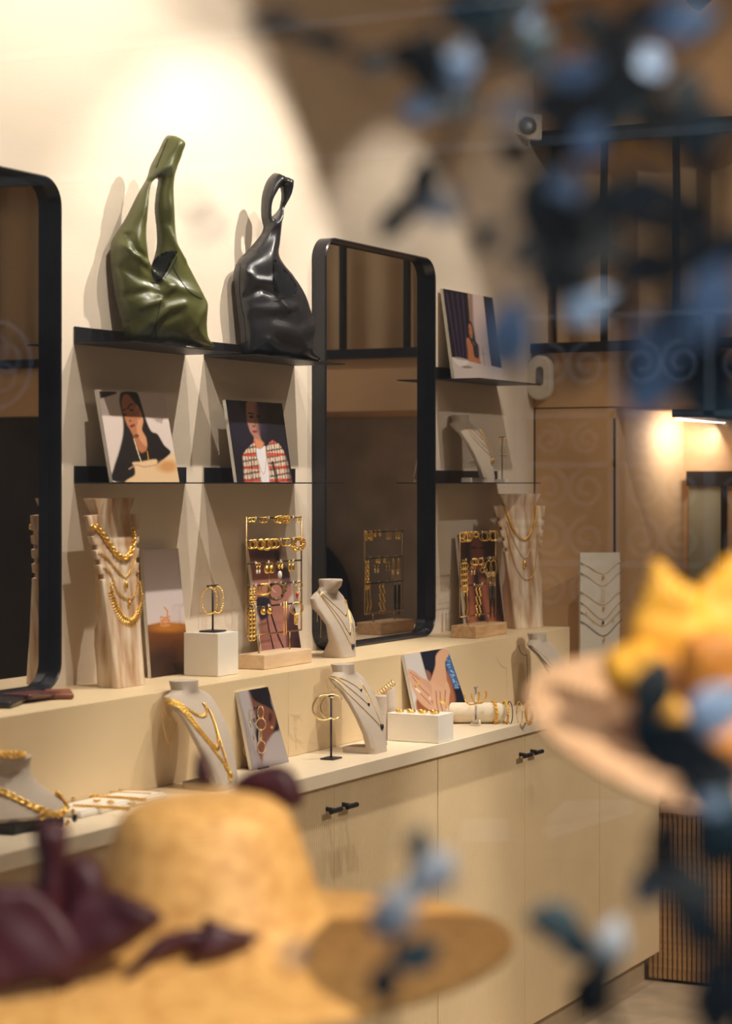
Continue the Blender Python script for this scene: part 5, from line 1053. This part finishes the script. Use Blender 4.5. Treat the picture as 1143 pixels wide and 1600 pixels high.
def branch(label, stem, leaves, d0):
    """stem: (u, v, depth) points; leaves: (u, v, length in px, angle, kind[, depth])"""
    P = [at(u, v, d=d) for u, v, d in stem]; root = thing('leafy_branch', P[0], label, 'branch', 'leafy branches in the window')
    pts = cat_rom(P, 6); MB().tube(pts, [0.0022]*len(pts), 6).build('stem', M_ss, root, True)
    for lf in leaves:
        u, v, L_, ang, kd = lf[:5]; d = lf[5] if len(lf) > 5 else d0+rl_.uniform(-.06, .06); c = at(u, v, d=d); L_ = L_*d/F
        a = math.radians(ang); X = RGT*math.cos(a)+UP*math.sin(a)+FWD*rl_.uniform(-.4, .4); X.normalize()
        N = (-FWD*1.0+RGT*rl_.uniform(-.35, .35)+UP*rl_.uniform(-.2, .55)); N = (N-X*N.dot(X)).normalized(); Y = N.cross(X)
        o = bpy.data.objects.new('leaf', LM[kd]); COL.objects.link(o); o.parent = root
        M = Matrix((X, Y, N)).transposed().to_4x4(); o.matrix_local = Matrix.Translation(c-root.location) @ M @ Matrix.Diagonal((L_, L_*1.05, L_, 1))
        near = min(pts, key=lambda p: (p-c).length); tp = c-X*(L_*0.48)
        if (near-tp).length < 0.12: MB().tube([near, near.lerp(tp, .5)+UP*0.003, tp], 0.0009, 5).build('twig', M_ss, root)
branch('thin leafy branch reaching across the top towards the left', [(1180,-120,1.22),(1000,20,1.22),(860,60,1.25),(720,120,1.28),(600,95,1.3),(500,70,1.32),(400,30,1.34)],
    [(412,40,58,-25,'d'),(447,30,52,30,'d'),(512,66,62,-15,'d'),(470,55,40,20,'t'),(590,102,70,15,'d'),(630,80,60,40,'d'),(672,95,110,85,'d'),(718,104,88,75,'b'),(655,172,66,10,'b'),(705,165,110,15,'d'),(745,20,120,-10,'t'),(800,10,110,15,'d'),(835,75,95,60,'t'),(815,20,70,-70,'b'),(770,60,80,30,'d'),(850,120,90,-20,'d')], 1.28)
branch('dense dark leafy branch filling the upper right', [(1200,-60,1.15),(1080,80,1.15),(970,180,1.18),(900,300,1.2),(860,420,1.22)],
    [(900,112,84,10,'b'),(960,90,130,60,'d'),(985,150,130,20,'d'),(1062,36,120,12,'b'),(1012,105,80,-35,'b'),(930,160,120,-10,'d'),(870,170,120,-10,'d'),(945,182,115,20,'t'),(922,222,80,80,'b'),(880,220,90,40,'d'),(806,238,76,-25,'d'),(1025,190,110,-40,'d'),(1075,150,100,80,'d'),(930,45,90,-40,'d'),(1000,30,90,30,'d'),
     (880,298,86,75,'b'),(865,350,140,-30,'d'),(912,385,150,10,'d'),(850,300,110,60,'d'),(880,440,110,-15,'d'),(940,330,120,70,'d'),(920,480,96,30,'b'),(968,485,80,-15,'d'),(830,400,90,20,'d'),(900,420,90,50,'d')], 1.2)
branch('leafy branch with broad sky-tinted blue leaves at the right edge', [(1230,140,1.05),(1120,280,1.08),(1060,420,1.1),(1040,560,1.12)],
    [(1010,318,150,10,'d'),(990,345,120,-25,'d'),(1085,260,100,-50,'d'),(1080,340,110,30,'d'),(1015,425,130,5,'d'),(1065,400,90,60,'d'),(1040,545,210,58,'b'),(1020,600,130,70,'b'),(1110,470,140,70,'b'),(1130,400,130,30,'d'),(1120,540,100,60,'d'),(1118,585,150,10,'d'),(985,578,70,30,'d'),(900,580,70,40,'d'),(1130,640,130,-10,'t'),(1070,490,90,-30,'d'),(1100,200,110,20,'t')], 1.1)
branch('small sprig hanging in front of the far mirror top', [(760,-60,1.25),(735,120,1.28),(690,260,1.3),(640,340,1.32)],
    [(665,280,80,80,'d'),(622,348,80,40,'d'),(690,325,80,20,'p',1.15),(765,372,70,60,'d'),(645,315,66,25,'d'),(795,520,130,78,'b',1.12),(800,175,70,20,'p',1.1),(330,350,48,20,'b',1.0),(300,320,40,-20,'d',1.0)], 1.3)
branch('leafy branch trailing down the right edge below the flower', [(1200,1060,1.2),(1090,1150,1.22),(1050,1300,1.24),(1070,1420,1.25),(1130,1640,1.27)],
    [(1022,1075,120,70,'d'),(1008,1130,90,80,'t'),(1062,1180,150,-10,'d'),(1045,1150,100,30,'d'),(1122,1115,130,40,'b'),(1110,1205,130,-10,'d'),(1126,1290,150,75,'t'),(1100,1250,90,-30,'b'),(1036,1310,90,70,'d'),(1055,1385,130,-20,'d'),(1015,1375,90,60,'b'),(1085,1400,100,30,'d'),(1100,1455,100,-30,'d'),(1122,1560,130,80,'d'),(1080,1440,70,70,'t'),(1125,1510,80,40,'d')], 1.22)
branch('short sprig in front of the cabinet doors at lower right', [(985,1660,1.3),(945,1560,1.3),(925,1500,1.31),(862,1445,1.32)],
    [(868,1448,110,-20,'t'),(905,1478,84,-30,'t'),(955,1470,80,75,'p'),(930,1545,110,65,'d'),(945,1510,70,40,'d')], 1.31)
branch('single pale sprig rising over the big straw hat brim', [(600,1680,1.3),(612,1540,1.3),(625,1430,1.3),(655,1325,1.3)],
    [(655,1318,64,80,'t'),(668,1365,90,70,'p'),(615,1420,110,55,'p'),(695,1360,70,80,'p'),(650,1490,90,10,'t'),(603,1530,80,70,'t'),(460,1490,50,60,'p',1.2)], 1.3)
# ------------------------------------------------------------------ the street outside, seen only as reflections in the shop glass
XO = -9.0
M_fac = mat('stone_facade', (0.26, 0.19, 0.13), 0.9, var=0.2, scale=3, bump=0.2)
M_facp = mat('pale_stone', (0.62, 0.52, 0.42), 0.9, var=0.1, scale=6)
M_iron = mat('pale_painted_iron', (0.60, 0.54, 0.48), 0.6, var=0.1, scale=20)
struct('street_ground', MB().box((-12, -16, -0.12), (XF-0.1, 22, -0.02)), mat('asphalt', (0.10, 0.10, 0.10), 0.9, var=0.2, scale=20))
fa = thing('townhouse', (XO, 2.5, -0.02), 'stone townhouse front mirrored faintly in the shop glass', 'building')
MB().box((XO-0.4, -16, -0.02), (XO, 22, 9.0)).build('wall', M_fac, fa)
for z in (3.35, 4.05, 4.45, 5.1, 6.4): MB().box((XO+0.001, -16, z), (XO+0.05, 22, z+0.05)).build('string_course', M_facp, fa)
for y in (-4.5, 4.9, 9.0): 
    w = MB().box((XO+0.001, y, 0.9), (XO+0.03, y+1.1, 3.0)).build('window', mat('dark_window', (0.03, 0.03, 0.035), 0.15, var=0.1, scale=4), fa)
    MB().box((XO, y-0.12, 0.8), (XO+0.06, y-0.002, 3.1)).box((XO, y+1.102, 0.8), (XO+0.06, y+1.22, 3.1)).build('surround', M_facp, w)
gr = thing('door_grille', (XO+0.1, 0.5, 0.0), 'pale scrolled iron grille mirrored in the shop glass', 'grille')
def spiral(mb, y, z, r, sgn=1, flip=1, turns=1.6):
    ps = []
    for i in range(26):
        t = i/25; a = flip*(t*turns*2*math.pi)+(math.pi/2); q = r*(1-0.8*t); ps.append((XO+0.1, y+sgn*q*math.cos(a), z+q*math.sin(a)))
    mb.tube(ps, 0.014, 5)
y0, y1 = -0.15, 1.20
for y in np.linspace(y0, y1, 8): MB().tube([(XO+0.1, y, 0.02), (XO+0.1, y, 1.05)], 0.018, 6).tube([(XO+0.1, y, 0.62), (XO+0.1, y, 0.72)], 0.03, 6).build('bar', M_iron, gr)
for z in (0.06, 1.05, 1.30, 1.78, 2.02, 2.5): MB().box((XO+0.08, y0-0.05, z-0.014), (XO+0.12, y1+0.05, z+0.014)).build('rail', M_iron, gr)
for y in (y0-0.05, 0.29, 0.77, y1+0.05): MB().box((XO+0.08, y-0.025, 0.0), (XO+0.12, y+0.025, 2.5)).build('post', M_iron, gr)
for y in (0.05, 0.53, 1.01):
    for z, r in ((1.66, 0.105), (1.42, 0.105), (2.26, 0.11), (1.17, 0.09), (1.90, 0.08)):
        for s_ in (-1, 1):
            mb = MB(); spiral(mb, y+s_*0.1, z, r, s_); mb.build('scroll', M_iron, gr, True)
MB().box((XO+0.002, y0-0.1, 0.0), (XO+0.03, y1+0.1, 2.6)).build('door_leaf', mat('dark_door', (0.06, 0.05, 0.045), 0.4, var=0.1, scale=5), gr)
# round emblem sign on the facade
em = thing('round_sign', (XO+0.25, 4.32, 2.34), 'round sign with a knotted ring emblem mirrored in the tall left mirror area', 'sign')
c = Vector((XO+0.25, 4.32, 2.34)); M_sg = mat('sign_line', (0.8, 0.8, 0.8), 0.5, var=0.02, scale=5)
MB().lathe(c+Vector((-0.04, 0, 0)), [(0.26, -0.01), (0.26, 0.02)], 40, ax=(1, 0, 0)).build('plate', mat('sign_plate', (0.20, 0.16, 0.12), 0.6, var=0.05, scale=5), em)
MB().torus(c, 0.235, 0.012, (1, 0, 0), 48, 5).build('ring', M_sg, em)
kn = MB()
for (dy, dz) in ((0, 0.09), (0.08, 0.03), (-0.08, 0.03), (0.05, -0.07), (-0.05, -0.07)): kn.torus(c+Vector((0, dy, dz)), 0.075, 0.010, (1, 0, 0), 24, 5)
kn.build('knot', M_sg, em)

# parked car with pale stickers, mirrored low in the glass
cx0, cx1, cy0, cy1 = -4.9, -3.2, -3.7, 0.6
car = thing('parked_car', ((cx0+cx1)/2, (cy0+cy1)/2, -0.02), 'grey parked car with white stickers mirrored low in the shop glass', 'car')
M_car = mat('grey_car_paint', (0.10, 0.085, 0.07), 0.3, var=0.05, scale=3); M_cgl = mat('car_glass', (0.02, 0.02, 0.025), 0.08, var=0.05, scale=3); M_tyre = mat('tyre_rubber', (0.015, 0.015, 0.015), 0.8, var=0.2, scale=30)
def side(pts, xa, xb_, ins=0.0): return [[Vector((x, y, z)) for y, z in pts] for x in (xa, xb_)]
body = [(cy0, .35), (cy0+.03, .75), (cy0+.5, .86), (cy0+1.2, .90), (cy1-.9, .92), (cy1-.2, .86), (cy1, .72), (cy1, .35), (cy1-.4, .24), (cy0+.4, .24)]
MB().rings(side(body, cx0, cx1)).build('body', M_car, car)
cab = [(cy0+1.0, .90), (cy0+1.65, 1.30), (cy0+2.1, 1.35), (cy1-1.1, 1.34), (cy1-.55, .92)]
MB().rings(side(cab, cx0+.12, cx1-.10)).build('cabin', M_car, car)
win = [(cy0+1.25, .94), (cy0+1.72, 1.26), (cy0+2.4, 1.29), (cy0+2.4, .94)]; MB().rings(side(win, cx1-.10, cx1-.09)).build('side_window', M_cgl, car)
win = [(cy0+2.47, .94), (cy0+2.47, 1.29), (cy1-1.15, 1.28), (cy1-.75, .95)]; MB().rings(side(win, cx1-.10, cx1-.09)).build('side_window', M_cgl, car)
for y in (cy0+.75, cy1-.8):
    for x in (cx0+.02, cx1-.2): MB().lathe((x, y, .29), [(.1, 0), (.31, .02), (.31, .18), (.18, .20), (.1, .19)], 24, ax=(1, 0, 0)).build('wheel', M_tyre, car)
M_stk = mat('white_sticker', (0.85, 0.85, 0.85), 0.5, var=0.02, scale=10); M_ink = mat('sticker_ink', (0.10, 0.08, 0.06), 0.6, var=0.05, scale=10)
def street_pt(u, v, xv):   # point of the plane x=xv whose mirror image in the pane falls at (u, v)
    r = ray(u, v); t = (2*(XF-0.055)-xv-EYE.x)/r.x; p = EYE+r*t; return Vector((xv, p.y, p.z))
for k, (pl, txt, size) in enumerate(((((845,1300),(852,1278),(880,1252),(985,1250),(990,1270),(900,1298),(856,1312)), "Reserva'm a Rebost", 0.021), (((716,1290),(722,1280),(790,1279),(790,1316),(716,1316)), '', 0.02))):
    p = [street_pt(u, v, cx1+0.002) for u, v in pl]; MB().rings([p, [q+Vector((0.002, 0, 0)) for q in p]]).build('sticker', M_stk, car)
    if txt:
        fc = bpy.data.curves.new('lettering', 'FONT'); fc.body = txt; fc.size = size; fc.extrude = 0.0004; fc.align_x = 'CENTER'
        tmp = bpy.data.objects.new('lettering_curve', fc); COL.objects.link(tmp); bpy.context.view_layer.update()
        lm = bpy.data.meshes.new_from_object(tmp.evaluated_get(bpy.context.evaluated_depsgraph_get())); bpy.data.objects.remove(tmp)
        fo = bpy.data.objects.new('lettering', lm); COL.objects.link(fo); lm.materials.clear(); lm.materials.append(M_ink); fo.parent = car
        c = sum(p, Vector((0, 0, 0)))/len(p); fo.location = c+Vector((0.003, 0, -0.004))-car.location; fo.rotation_euler = (math.radians(90), 0, math.radians(90)); fo.rotation_euler.rotate_axis('Z', math.radians(-14))
